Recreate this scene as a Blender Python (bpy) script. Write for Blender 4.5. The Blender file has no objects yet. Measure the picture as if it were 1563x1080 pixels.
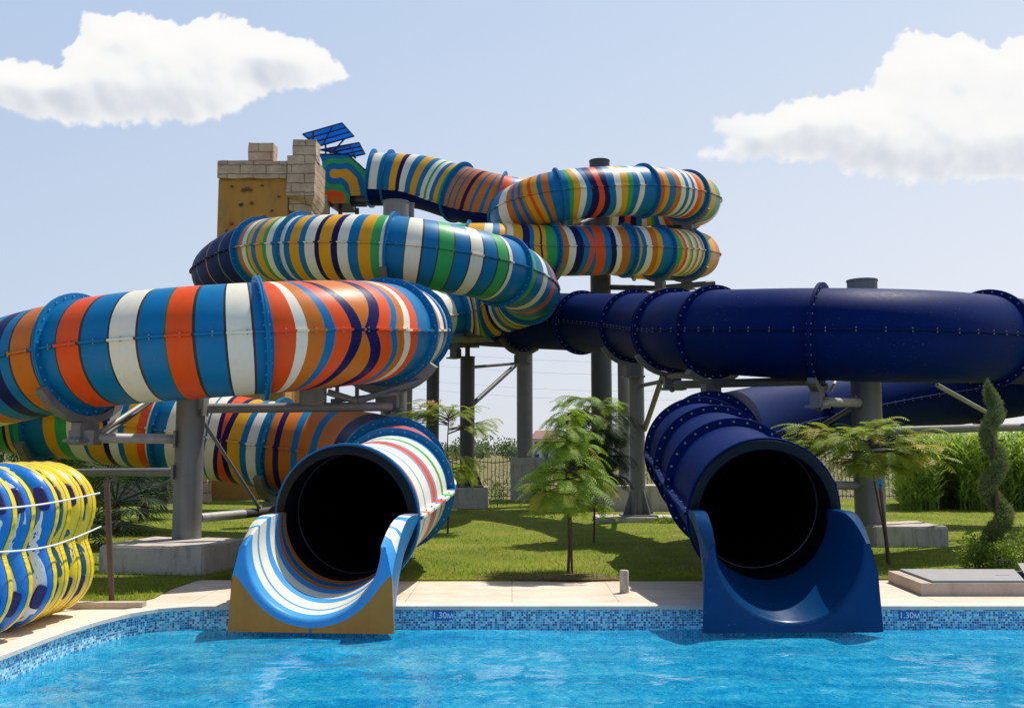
import bpy, bmesh, math, random
import numpy as np
from mathutils import Vector, Matrix, noise as mnoise
random.seed(7); np.random.seed(7)
scene = bpy.context.scene
col = scene.collection
PI = math.pi
V = Vector

# ------------------------------------------------------------------ camera
F, CX, CY, HOR, CAMZ = 1500.0, 781.5, 540.0, 690.0, 1.6
PITCH = math.atan((HOR - CY) / F)
cam_d = bpy.data.cameras.new('camera'); cam = bpy.data.objects.new('camera', cam_d); col.objects.link(cam)
cam.location = (0, 0, CAMZ); cam.rotation_euler = (PI/2 + PITCH, 0, 0)
cam_d.sensor_width = 36; cam_d.lens = 36 * F / 1563; cam_d.clip_end = 9000; cam_d.clip_start = 0.1
scene.camera = cam

def at(px, py, Y):
    u = (px - CX) / F; v = (CY - py) / F
    dy = math.cos(PITCH) - v * math.sin(PITCH); dz = math.sin(PITCH) + v * math.cos(PITCH)
    k = Y / dy
    return V((u * k, Y, CAMZ + dz * k))

# ------------------------------------------------------------------ materials
def newmat(name):
    m = bpy.data.materials.new(name); m.use_nodes = True
    nt = m.node_tree; nt.nodes.clear()
    out = nt.nodes.new('ShaderNodeOutputMaterial')
    return m, nt, out
def N(nt, t, **kw):
    n = nt.nodes.new(t)
    for k, v in kw.items(): setattr(n, k, v)
    return n
def link(nt, a, b): nt.links.new(a, b)
def ramp(nt, fac, stops, interp='LINEAR'):
    r = N(nt, 'ShaderNodeValToRGB'); r.color_ramp.interpolation = interp
    el = r.color_ramp.elements
    while len(el) < len(stops): el.new(0.5)
    for e, (p, c) in zip(el, stops): e.position = p; e.color = (c[0], c[1], c[2], 1)
    link(nt, fac, r.inputs[0]); return r
def mixc(nt, fac, a, b, mode='MIX'):
    m = N(nt, 'ShaderNodeMix', data_type='RGBA', blend_type=mode)
    for s, val in ((0, fac), (6, a), (7, b)):
        if hasattr(val, 'is_linked') or hasattr(val, 'links'): link(nt, val, m.inputs[s])
        else: m.inputs[s].default_value = val if s == 0 else (val[0], val[1], val[2], 1)
    return m.outputs[2]
def math_(nt, op, a, b=None, c=None, clamp=False):
    m = N(nt, 'ShaderNodeMath', operation=op); m.use_clamp = clamp
    for i, v in enumerate((a, b, c)):
        if v is None: continue
        if hasattr(v, 'links'): link(nt, v, m.inputs[i])
        else: m.inputs[i].default_value = v
    return m.outputs[0]
def noise(nt, vec, scale, detail=4, rough=0.55, dist=0.0):
    n = N(nt, 'ShaderNodeTexNoise'); n.inputs['Scale'].default_value = scale
    n.inputs['Detail'].default_value = detail; n.inputs['Roughness'].default_value = rough
    n.inputs['Distortion'].default_value = dist
    if vec is not None: link(nt, vec, n.inputs['Vector'])
    return n.outputs['Fac']
def mapping(nt, vec, scale=(1,1,1), loc=(0,0,0), rot=(0,0,0)):
    m = N(nt, 'ShaderNodeMapping'); link(nt, vec, m.inputs['Vector'])
    m.inputs['Scale'].default_value = scale; m.inputs['Location'].default_value = loc; m.inputs['Rotation'].default_value = rot
    return m.outputs[0]
def geo_pos(nt): return N(nt, 'ShaderNodeNewGeometry').outputs['Position']
def obj_pos(nt): return N(nt, 'ShaderNodeTexCoord').outputs['Object']
def uvc(nt): return N(nt, 'ShaderNodeTexCoord').outputs['UV']
def princ(nt, out, color, rough=0.5, metal=0.0, spec=0.5, coat=0.0, bump=None, bstr=0.3, bdist=0.01):
    p = N(nt, 'ShaderNodeBsdfPrincipled')
    for k, v in (('Base Color', color), ('Roughness', rough)):
        if hasattr(v, 'links'): link(nt, v, p.inputs[k])
        else: p.inputs[k].default_value = (v[0], v[1], v[2], 1) if k == 'Base Color' else v
    p.inputs['Metallic'].default_value = metal; p.inputs['Specular IOR Level'].default_value = spec
    p.inputs['Coat Weight'].default_value = coat; p.inputs['Coat Roughness'].default_value = 0.12
    if bump is not None:
        b = N(nt, 'ShaderNodeBump'); b.inputs['Strength'].default_value = bstr; b.inputs['Distance'].default_value = bdist
        link(nt, bump, b.inputs['Height']); link(nt, b.outputs[0], p.inputs['Normal'])
    link(nt, p.outputs[0], out.inputs[0]); return p

def gelcoat(name, c, rough=0.40, fade=0.04, coat=0.0, dirt=0.22, spec=0.20):
    """weathered glass-fibre gelcoat: blotchy fading, vertical rain streaks, grime"""
    m, nt, out = newmat(name)
    pos = geo_pos(nt)
    n1 = noise(nt, pos, 1.7, 6, 0.6); n2 = noise(nt, mapping(nt, pos, (9, 9, 0.9)), 1.0, 5, 0.65)
    n3 = noise(nt, pos, 14, 5, 0.7)
    cc = mixc(nt, math_(nt, 'MULTIPLY', ramp(nt, n1, [(0.4, (0,0,0)), (0.75, (1,1,1))]).outputs[0], fade), c, [min(1, x*1.25+0.12*max(c)) for x in c])
    sc_ = noise(nt, pos, 38, 3, 0.7); sm_ = noise(nt, pos, 0.9, 3, 0.6)
    grime = [x*0.45+0.02*max(c) for x in c]
    cc = mixc(nt, math_(nt, 'MULTIPLY', ramp(nt, n2, [(0.5, (0,0,0)), (0.8, (1,1,1))]).outputs[0], dirt), cc, grime)
    cc = mixc(nt, math_(nt, 'MULTIPLY', ramp(nt, n3, [(0.55, (0,0,0)), (0.75, (1,1,1))]).outputs[0], dirt*0.6), cc, grime)
    cc = mixc(nt, math_(nt, 'MULTIPLY', math_(nt, 'MULTIPLY', math_(nt, 'GREATER_THAN', sc_, 0.69), math_(nt, 'GREATER_THAN', sm_, 0.52)), 0.45), cc, (0.35, 0.34, 0.32))
    r = math_(nt, 'MULTIPLY_ADD', n3, 0.22, rough - 0.1)
    princ(nt, out, cc, r, spec=spec, coat=coat, bump=n1, bstr=0.10, bdist=0.02)
    return m
M = {}
M['B'] = gelcoat('gelcoat_blue', (0.0, 0.165, 0.385))
M['O'] = gelcoat('gelcoat_red_orange', (0.80, 0.085, 0.010))
M['T'] = gelcoat('gelcoat_ochre', (0.60, 0.16, 0.012))
M['Y'] = gelcoat('gelcoat_yellow', (0.76, 0.36, 0.012))
M['W'] = gelcoat('gelcoat_cream', (0.80, 0.75, 0.61), dirt=0.18)
M['N'] = gelcoat('gelcoat_navy', (0.010, 0.011, 0.09), fade=0.01, spec=0.12)
M['G'] = gelcoat('gelcoat_green', (0.035, 0.36, 0.10))
M['L'] = gelcoat('gelcoat_sky_blue', (0.06, 0.32, 0.68))
M['k'] = gelcoat('gelcoat_outline', (0.035, 0.04, 0.028))
M['r'] = gelcoat('gelcoat_outline_red', (0.10, 0.035, 0.03))
M['g'] = gelcoat('gelcoat_outline_green', (0.05, 0.14, 0.06))
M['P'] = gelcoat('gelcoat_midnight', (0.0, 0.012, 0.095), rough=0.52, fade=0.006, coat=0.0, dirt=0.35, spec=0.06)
M['E'] = gelcoat('gelcoat_cobalt', (0.0, 0.042, 0.135), rough=0.3, coat=0.0, spec=0.14, fade=0.03)
M['A'] = gelcoat('gelcoat_brown_ochre', (0.56, 0.205, 0.035), rough=0.4, dirt=0.3)
def simple(name, c, rough=0.6, metal=0, nscale=6, var=0.25, bstr=0.2, spec=0.5):
    m, nt, out = newmat(name); pos = geo_pos(nt)
    n = noise(nt, pos, nscale, 6, 0.6)
    cc = mixc(nt, n, [x*(1-var) for x in c], [min(1, x*(1+var)) for x in c])
    princ(nt, out, cc, rough, metal, spec, bump=n, bstr=bstr); return m
M['black'] = simple('black_rubber_paint', (0.004, 0.005, 0.008), 0.4, spec=0.2)
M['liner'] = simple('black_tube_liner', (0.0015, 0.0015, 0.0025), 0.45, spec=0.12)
M['bolt'] = simple('zinc_bolt', (0.30, 0.30, 0.30), 0.4, 0.3)
M['boltblue'] = simple('painted_bolt', (0.16, 0.36, 0.55), 0.4, 0.2)
def steel(name, c, rust=0.25):
    m, nt, out = newmat(name); pos = geo_pos(nt)
    n1 = noise(nt, pos, 2.2, 7, 0.65); n2 = noise(nt, mapping(nt, pos, (11, 11, 0.7)), 1, 5, 0.6); n3 = noise(nt, pos, 26, 4, 0.7)
    cc = mixc(nt, n1, [x*0.7 for x in c], [x*1.25 for x in c])
    cc = mixc(nt, math_(nt, 'MULTIPLY', ramp(nt, n2, [(0.45, (0,0,0)), (0.8, (1,1,1))]).outputs[0], 0.55), cc, [x*0.45 for x in c])
    cc = mixc(nt, math_(nt, 'MULTIPLY', ramp(nt, n3, [(0.6, (0,0,0)), (0.78, (1,1,1))]).outputs[0], rust), cc, (0.10, 0.06, 0.04))
    princ(nt, out, cc, 0.55, 0.25, bump=n3, bstr=0.15); return m
M['steel'] = steel('galvanised_steel', (0.21, 0.205, 0.195))
M['steel_d'] = steel('shaded_weathered_steel', (0.075, 0.074, 0.072))  # darker copy of the steel, shade of the columns put into its colour
M['pipe'] = steel('painted_pale_pipe', (0.40, 0.385, 0.36), 0.15)
def concrete(name, c, stain=0.6):
    m, nt, out = newmat(name); pos = geo_pos(nt)
    n1 = noise(nt, pos, 3.0, 8, 0.65); n2 = noise(nt, mapping(nt, pos, (7, 7, 1.2)), 1.2, 6, 0.7); n3 = noise(nt, pos, 45, 5, 0.7)
    cc = mixc(nt, n1, [x*0.72 for x in c], [x*1.2 for x in c])
    cc = mixc(nt, math_(nt, 'MULTIPLY', ramp(nt, n2, [(0.52, (0,0,0)), (0.72, (1,1,1))]).outputs[0], stain), cc, (0.09, 0.075, 0.06))
    cc = mixc(nt, math_(nt, 'MULTIPLY', ramp(nt, n3, [(0.3, (1,1,1)), (0.45, (0,0,0))]).outputs[0], 0.4), cc, [x*0.4 for x in c])
    princ(nt, out, cc, 0.9, spec=0.2, bump=n3, bstr=0.5, bdist=0.008); return m
M['concrete'] = concrete('stained_concrete', (0.54, 0.48, 0.41))
M['curb'] = concrete('curb_stone', (0.52, 0.44, 0.36), 0.25)
M['grey_lid'] = simple('grey_composite_lid', (0.30, 0.29, 0.29), 0.75, var=0.15)
M['post'] = simple('brown_post_paint', (0.10, 0.06, 0.04), 0.6)
M['rope'] = simple('white_rope', (0.75, 0.74, 0.72), 0.8, nscale=60)
M['iron'] = simple('black_iron', (0.02, 0.02, 0.022), 0.5)
M['bark'] = simple('bark', (0.10, 0.065, 0.045), 0.9, nscale=20, var=0.5, bstr=0.6)
M['ribbon'] = simple('blue_ribbon', (0.03, 0.35, 0.62), 0.6)
M['wire'] = simple('dark_cable', (0.42, 0.44, 0.47), 0.7)

def leafmat(name, c1, c2, tr=0.35, nscale=3.0):
    m, nt, out = newmat(name); pos = geo_pos(nt)
    n = noise(nt, pos, nscale, 4, 0.6); n2 = noise(nt, pos, nscale*9, 2, 0.5)
    f = math_(nt, 'MULTIPLY_ADD', n, 0.7, math_(nt, 'MULTIPLY', n2, 0.3))
    cc = mixc(nt, ramp(nt, f, [(0.36, (0,0,0)), (0.62, (1,1,1))]).outputs[0], c1, c2)
    d = N(nt, 'ShaderNodeBsdfPrincipled'); d.inputs['Roughness'].default_value = 0.55; d.inputs['Specular IOR Level'].default_value = 0.25
    t = N(nt, 'ShaderNodeBsdfTranslucent'); mx = N(nt, 'ShaderNodeMixShader'); mx.inputs[0].default_value = tr
    link(nt, cc, d.inputs['Base Color']); link(nt, mixc(nt, 1.0, cc, (1.3, 1.25, 0.6), 'MULTIPLY'), t.inputs['Color'])
    link(nt, d.outputs[0], mx.inputs[1]); link(nt, t.outputs[0], mx.inputs[2]); link(nt, mx.outputs[0], out.inputs[0]); return m
M['mimosa'] = leafmat('mimosa_leaf', (0.12, 0.24, 0.02), (0.33, 0.45, 0.04))
M['mimosa_y'] = leafmat('mimosa_leaf_yellowing', (0.30, 0.29, 0.03), (0.50, 0.38, 0.04))
M['mimosa_p'] = leafmat('mimosa_leaf_pale', (0.16, 0.25, 0.03), (0.36, 0.42, 0.06), 0.45)
M['dark_leaf'] = leafmat('dark_green_leaf', (0.018, 0.05, 0.014), (0.05, 0.10, 0.025), 0.25)
M['juniper'] = leafmat('juniper_needle', (0.11, 0.16, 0.06), (0.26, 0.29, 0.11), 0.2, 6)
M['shrub'] = leafmat('shrub_leaf', (0.10, 0.18, 0.025), (0.26, 0.35, 0.05), 0.3)
M['palm'] = leafmat('palm_leaf', (0.025, 0.06, 0.02), (0.07, 0.12, 0.035), 0.2)
M['reed'] = leafmat('reed_leaf', (0.10, 0.22, 0.028), (0.52, 0.64, 0.14), 0.35, 3.0)
M['far_leaf'] = leafmat('far_tree_leaf', (0.10, 0.15, 0.075), (0.17, 0.22, 0.10), 0.2, 0.12)  # aerial haze put into the leaf colour, paler and greyer than nearby trees
M['grass'] = leafmat('grass_blade', (0.13, 0.20, 0.016), (0.36, 0.41, 0.055), 0.45, 1.1)
M['blossom'] = leafmat('pink_blossom', (0.70, 0.36, 0.36), (0.85, 0.60, 0.56), 0.4)
M['dead'] = simple('palm_trunk_fibre', (0.16, 0.06, 0.035), 0.9, nscale=25, var=0.5)

# ------------------------------------------------------------------ mesh builder
class MB:
    def __init__(s): s.v = []; s.f = []; s.m = []; s.uv = None
    def add(s, verts, faces, mi=0):
        o = len(s.v); s.v += [tuple(p) for p in verts]
        s.f += [tuple(i + o for i in f) for f in faces]; s.m += [mi] * len(faces)
    def box(s, c, size, rz=0, mi=0, taper=1.0, rx=0):
        R = Matrix.Rotation(rz, 3, 'Z') @ Matrix.Rotation(rx, 3, 'X'); hx, hy, hz = [q/2 for q in size]
        vs = []
        for z in (-hz, hz):
            k = taper if z > 0 else 1
            for x, y in ((-hx,-hy),(hx,-hy),(hx,hy),(-hx,hy)): vs.append(V(c) + R @ V((x*k, y*k, z)))
        s.add(vs, [(3,2,1,0),(4,5,6,7),(0,1,5,4),(1,2,6,5),(2,3,7,6),(3,0,4,7)], mi)
    def tube(s, pts, rad, n=10, mi=0, caps=True):
        pts = [V(p) for p in pts]
        if not isinstance(rad, (list, tuple)): rad = [rad]*len(pts)
        rings = []; up = None
        for i, p in enumerate(pts):
            t = (pts[min(i+1, len(pts)-1)] - pts[max(i-1, 0)]).normalized()
            if up is None:
                up = V((0,0,1)) if abs(t.z) < 0.9 else V((1,0,0))
            a = t.cross(up).normalized(); b = a.cross(t).normalized(); up = b
            rings.append([p + (a*math.cos(2*PI*k/n) + b*math.sin(2*PI*k/n))*rad[i] for k in range(n)])
        vs = [q for r in rings for q in r]; fs = []
        for i in range(len(pts)-1):
            for k in range(n):
                k2 = (k+1) % n
                fs.append((i*n+k, i*n+k2, (i+1)*n+k2, (i+1)*n+k))
        if caps: fs.append(tuple(range(n-1, -1, -1))); fs.append(tuple((len(pts)-1)*n + k for k in range(n)))
        s.add(vs, fs, mi)
    def poly_prism(s, pts, d, mi=0):
        n = len(pts); d = V(d); vs = [V(p) for p in pts] + [V(p)+d for p in pts]
        s.add(vs, [tuple(range(n-1,-1,-1)), tuple(range(n, 2*n))] + [(i, (i+1) % n, n+(i+1) % n, n+i) for i in range(n)], mi)
    def build(s, name, mats, parent=None, smooth=None, boxuv=False, uvs=None):
        me = bpy.data.meshes.new(name); me.from_pydata(s.v, [], s.f)
        if not isinstance(mats, (list, tuple)): mats = [mats]
        for m in mats: me.materials.append(m)
        me.polygons.foreach_set('material_index', s.m)
        if smooth is not None:
            me.polygons.foreach_set('use_smooth', [True]*len(me.polygons))
            me.set_sharp_from_angle(angle=math.radians(smooth))
        if boxuv:
            uvl = me.uv_layers.new(name='UVMap')
            for p in me.polygons:
                nn = p.normal; ax = max(range(3), key=lambda i: abs(nn[i]))
                for li in p.loop_indices:
                    c = me.vertices[me.loops[li].vertex_index].co
                    uvl.data[li].uv = (c.y, c.z) if ax == 0 else ((c.x, c.z) if ax == 1 else (c.x, c.y))
        if uvs is not None:
            uvl = me.uv_layers.new(name='UVMap')
            for l in me.loops: uvl.data[l.index].uv = uvs[l.vertex_index]
        me.update()
        o = bpy.data.objects.new(name, me); col.objects.link(o)
        if parent is not None:
            o.parent = parent; o.matrix_parent_inverse = Matrix.Translation(-base_of(parent))
        return o
def base_of(o):
    b = V(o.location)
    while o.parent: o = o.parent; b = b + V(o.location)
    return b if not o.get('_mesh0') else V((0,0,0))
def thing(name, label, cat, loc=(0,0,0), group=None):
    o = bpy.data.objects.new(name, None); col.objects.link(o); o.location = loc; o.empty_display_size = 0.2
    o['label'] = label; o['category'] = cat
    if group: o['group'] = group
    return o
def tag(o, label, cat, group=None, kind=None):
    o['label'] = label; o['category'] = cat
    if group: o['group'] = group
    if kind: o['kind'] = kind
    return o
def struct(o): o['kind'] = 'structure'; return o
def subpart(mb, name, mats, parent_mesh, **kw):
    """child of a mesh part whose own object transform is identity in world"""
    o = mb.build(name, mats, None, **kw); o.parent = parent_mesh
    return o
def arr_mesh(name, verts, faces, mats, mi=None):
    """fast numpy mesh: faces (n,k) of constant k"""
    me = bpy.data.meshes.new(name); k = faces.shape[1]
    me.vertices.add(len(verts)); me.vertices.foreach_set('co', verts.astype(np.float32).ravel())
    me.loops.add(faces.size); me.loops.foreach_set('vertex_index', faces.astype(np.int32).ravel())
    me.polygons.add(len(faces)); me.polygons.foreach_set('loop_start', np.arange(0, faces.size, k, dtype=np.int32))
    me.polygons.foreach_set('loop_total', np.full(len(faces), k, dtype=np.int32))
    for m in mats: me.materials.append(m)
    if mi is not None: me.polygons.foreach_set('material_index', mi.astype(np.int32))
    me.update(calc_edges=True); me.validate()
    o = bpy.data.objects.new(name, me); col.objects.link(o); return o

# ------------------------------------------------------------------ slide paths
class Path:
    def __init__(s, pts):
        P = [V(p) for p in pts]; P = [P[0]*2 - P[1]] + P + [P[-1]*2 - P[-2]]
        out = []; s.ctrl = []
        def seg(p0, p1, p2, p3, n):
            t0 = 0; t1 = t0 + (p1-p0).length**0.5; t2 = t1 + (p2-p1).length**0.5; t3 = t2 + (p3-p2).length**0.5
            r = []
            for i in range(n):
                t = t1 + (t2-t1)*i/n
                A1 = p0*((t1-t)/(t1-t0)) + p1*((t-t0)/(t1-t0)); A2 = p1*((t2-t)/(t2-t1)) + p2*((t-t1)/(t2-t1)); A3 = p2*((t3-t)/(t3-t2)) + p3*((t-t2)/(t3-t2))
                B1 = A1*((t2-t)/(t2-t0)) + A2*((t-t0)/(t2-t0)); B2 = A2*((t3-t)/(t3-t1)) + A3*((t-t1)/(t3-t1))
                r.append(B1*((t2-t)/(t2-t1)) + B2*((t-t1)/(t2-t1)))
            return r
        for i in range(1, len(P)-2):
            s.ctrl.append(len(out)); out += seg(P[i-1], P[i], P[i+1], P[i+2], 60)
        s.ctrl.append(len(out)); out.append(P[-2])
        A = np.array([list(p) for p in out])
        for _ in range(3):        # light smoothing of the bends, ends fixed
            B = A.copy(); w = 14
            ker = np.ones(2*w+1)/(2*w+1)
            for c in range(3):
                pad = np.concatenate([2*A[0, c]-A[w:0:-1, c], A[:, c], 2*A[-1, c]-A[-2:-w-2:-1, c]])
                B[:, c] = np.convolve(pad, ker, 'valid')
            B[0] = A[0]; B[-1] = A[-1]; A = B
        s.A = A; d = np.linalg.norm(np.diff(A, axis=0), axis=1); s.S = np.concatenate([[0], np.cumsum(d)])
        s.L = s.S[-1]
    def arc(s, i): return s.S[s.ctrl[i]]
    def pos(s, q): return np.array([np.interp(q, s.S, s.A[:, c]) for c in range(3)])
    def frame(s, q):
        p = s.pos(q); e = 0.12
        a = s.pos(max(0, q-e)); b = s.pos(min(s.L, q+e)); t = b-a; t /= np.linalg.norm(t)
        side = np.cross(t, [0,0,1.0]); side /= np.linalg.norm(side); up = np.cross(side, t)
        return p, t, side, up
R0 = 0.75
def parse(spec):
    rev = spec.startswith('<'); spec = spec.lstrip('<>')
    bands = []
    for w in spec.split():
        bands.append((w[0], float(w[1:]) if len(w) > 1 else 0.28 if w[0] in 'krg' else 1.0))
    return bands[::-1] if rev else bands
def project(X):
    d = V(X) - V((0,0,CAMZ)); dy = d.y*math.cos(PITCH)+d.z*math.sin(PITCH); dz = -d.y*math.sin(PITCH)+d.z*math.cos(PITCH)
    return CX+F*d.x/dy, CY-F*dz/dy
def measured(path, s0, s1, spec):
    '''stripe positions read off along the near seam; returns bands in path order and an optional eye opening'''
    qs = np.linspace(s0, s1, 160); px = []
    for q in qs:
        p, t, sd, up = path.frame(q); c = [V(p+sd*R0*g) for g in (1, -1)]
        c.sort(key=lambda x: (x-V((0,0,CAMZ))).length); px.append(project(c[0])[0])
    px = np.array(px); left = px[-1] < px[0]; fr = (qs-s0)/(s1-s0)
    if left: px = px[::-1]; fr = 1-fr[::-1]
    px = np.maximum.accumulate(px + np.arange(160)*1e-6)
    head, _, tail = spec[1:].partition('|'); bands = []; cur = 0.0; eye = None
    for w in head.split():
        c, v = w[0], w[1:]
        if v.startswith('*'):
            a, _, sh = v[1:].partition('/'); eye = (float(a), float(sh or .5)); bands += [(c, 0.0008)]*6; cur += .0048
        else:
            f = float(np.interp(float(v), px, fr)); bands.append((c, max(0.002, f-cur))); cur = max(cur+.002, f)
    rest = parse(tail) if tail.strip() else []
    if not rest and bands: c, w_ = bands[-1]; bands[-1] = (c, w_+max(0, 1-cur))
    tw_ = sum(w_ for _, w_ in rest)
    bands += [(c, max(.002, 1-cur)*w_/tw_) for c, w_ in rest]
    tot = sum(w_ for _, w_ in bands); bands = [(c, w_/tot) for c, w_ in bands]
    if left: bands = bands[::-1]
    warp = None
    if eye:
        cum = np.concatenate([[0], np.cumsum([w_ for _, w_ in bands])]); ix = [i for i, (c, w_) in enumerate(bands) if w_ < .0012]
        ca_, cb_ = cum[ix[0]], cum[ix[-1]+1]; amt, sh = eye; sh = sh if left else 1-sh
        def warp(b, a):
            ph = math.asin(min(1, abs(math.sin(a))))/(PI/2); sn = math.sin(PI*ph*.85)**.9
            if sh < .45 or sh > .55:      # drop-shaped eye: leans one way, closes underneath
                g_ = 1 if sh < .5 else -1
                lo, hi = (amt*(-.45*sn+.45*ph*ph), amt*1.1*ph**1.6) if math.sin(a) > 0 else (amt*(-.4*sn+.75*ph*ph), amt*ph**1.6)
                if g_ < 0: lo, hi = -hi, -lo
            else: lo, hi = -amt*.5*ph, amt*.5*ph
            if b <= ca_+1e-9: return b + lo*(b/ca_)
            if b >= cb_-1e-9: return b + hi*((1-b)/(1-cb_))**0.8
            return b + lo + (hi-lo)*(b-ca_)/(cb_-ca_)
    return bands, warp
def tube_section(path, s0, s1, spec, parent, name='tube_section', R=R0, lip=0.055, lipang=0.0, low=None, warp=None, vs=1.0):
    L = s1-s0
    if spec.startswith('@'):
        bands, wp = measured(path, s0, s1, spec); warp = wp or warp
    else: bands = parse(spec)
    tot = sum(w for _, w in bands)
    keys = []
    for c, _ in bands:
        if c not in keys: keys.append(c)
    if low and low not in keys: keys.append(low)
    bnd = [0]
    for _, w in bands: bnd.append(bnd[-1] + w/tot)
    # profile: angles with two bolted lips
    prof = []
    e = 0.028; nh = 26
    for a0, a1 in ((lipang, PI-lipang), (PI-lipang, 2*PI+lipang)):
        for k in range(nh+1):
            a = a0 + e + (a1-a0-2*e)*k/nh
            prof.append((a, R))
        prof.append((a1-0.018, R+lip)); prof.append((a1+0.018, R+lip))
    n = len(prof)
    rows = []; rowmat = []
    for j, (c, w) in enumerate(bands):
        m = max(1, int(math.ceil((bnd[j+1]-bnd[j])*L/0.11)))
        for i in range(m):
            rows.append(bnd[j] + (bnd[j+1]-bnd[j])*i/m); rowmat.append(keys.index(c))
    rows.append(1.0)
    verts = []
    qs = np.linspace(s0-0.6, s1+0.6, 80)
    FR = [path.frame(min(max(q, 0), path.L)) for q in qs]
    FA = [np.array([f[k] for f in FR]) for k in range(4)]
    for b in rows:
        for (a, r) in prof:
            bb = warp(b, a) if warp else b
            q = s0 + bb*L
            x = (q-qs[0])/(qs[1]-qs[0]); i = int(min(max(x, 0), 78)); t = x-i
            p = FA[0][i]*(1-t)+FA[0][i+1]*t; sd = FA[2][i]*(1-t)+FA[2][i+1]*t; up = FA[3][i]*(1-t)+FA[3][i+1]*t
            ca, sa = math.cos(a), math.sin(a)
            verts.append(tuple(p + sd*(ca*r) + up*(sa*r*(vs if sa > 0 else 1))))
    mb = MB(); mb.v = verts
    for i in range(len(rows)-1):
        for k in range(n):
            k2 = (k+1) % n
            mb.f.append((i*n+k, i*n+k2, (i+1)*n+k2, (i+1)*n+k))
            mi = rowmat[i]
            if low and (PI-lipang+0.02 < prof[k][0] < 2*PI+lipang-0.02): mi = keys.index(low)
            mb.m.append(mi)
    # bolts along both lips
    nb = int(L/0.28)
    bolt_i = len(keys)
    for k in range(nb):
        q = s0 + (k+0.5)*L/nb; p, t, sd, up = path.frame(q)
        for sg in (1, -1):
            a = lipang if sg > 0 else PI-lipang
            c = p + sd*(math.cos(a)*(R+lip*0.6)) + up*(math.sin(a)*(R+lip*0.6))
            mb.tube([c-up*0.035, c+up*0.035], 0.011, 5, bolt_i)
    return mb.build(name, [M[c] for c in keys] + [M['bolt']], parent, smooth=38)
def flange(path, s, parent, mat, boltmat, R=R0, w=0.095, th=0.055, name='flange', vs=1.0, bolts=30, br=0.0135):
    p, t, sd, up = path.frame(s); mb = MB(); n = 56
    prof = [(-th/2, R-0.02), (-th/2, R+w), (-0.004, R+w), (-0.004, R+w-0.006), (0.004, R+w-0.006), (0.004, R+w), (th/2, R+w), (th/2, R-0.02)]
    vs_ = []
    for k in range(n):
        a = 2*PI*k/n; ca, sa = math.cos(a), math.sin(a)
        for d, r in prof: vs_.append(tuple(p + t*d + sd*(ca*r) + up*(sa*r*(vs if sa > 0 else 1))))
    m = len(prof); fs = []
    for k in range(n):
        for j in range(m-1): fs.append((k*m+j, ((k+1) % n)*m+j, ((k+1) % n)*m+j+1, k*m+j+1))
    mb.add(vs_, fs, 0)
    for k in range(bolts):
        a = 2*PI*(k+0.5)/bolts; ca, sa = math.cos(a), math.sin(a); r = R + w*0.52
        c = p + sd*(ca*r) + up*(sa*r*(vs if sa > 0 else 1))
        mb.tube([c-t*(th/2+0.014), c+t*(th/2+0.014)], br, 6, 1)
    return mb.build(name, [mat, boltmat], parent, smooth=35)

def S(px, py, Y, spec=None, **kw): return (at(px, py, Y), spec, kw)
def build_slide(nodes, root, fmat, bmat, default):
    path = Path([n[0] for n in nodes]); fl = [i for i, n in enumerate(nodes) if n[1] is not None]
    for a, b in zip(fl[:-1], fl[1:]):
        spec = nodes[a][1] or default; kw = dict(nodes[a][2]); 
        kw.pop('fw', None); kw.pop('bolts', None); kw.pop('noflange', None); kw.pop('dbl', None)
        tube_section(path, path.arc(a)+0.02, path.arc(b)-0.02, spec, root, **kw)
    for i in fl:
        kw = nodes[i][2]
        if kw.get('noflange'): continue
        flange(path, path.arc(i), root, fmat, bmat, vs=kw.get('vs', 1.0), w=kw.get('fw', 0.095), br=0.0145 if fmat == M['P'] else 0.0125)
        if kw.get('dbl'): flange(path, path.arc(i)-0.16, root, fmat, bmat, br=0.0145)
    return path

def wavy(amp, f, ph):
    return lambda b, a: b + amp*math.sin(f*a+ph+b*9)*min(1, b*8, (1-b)*8)

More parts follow.
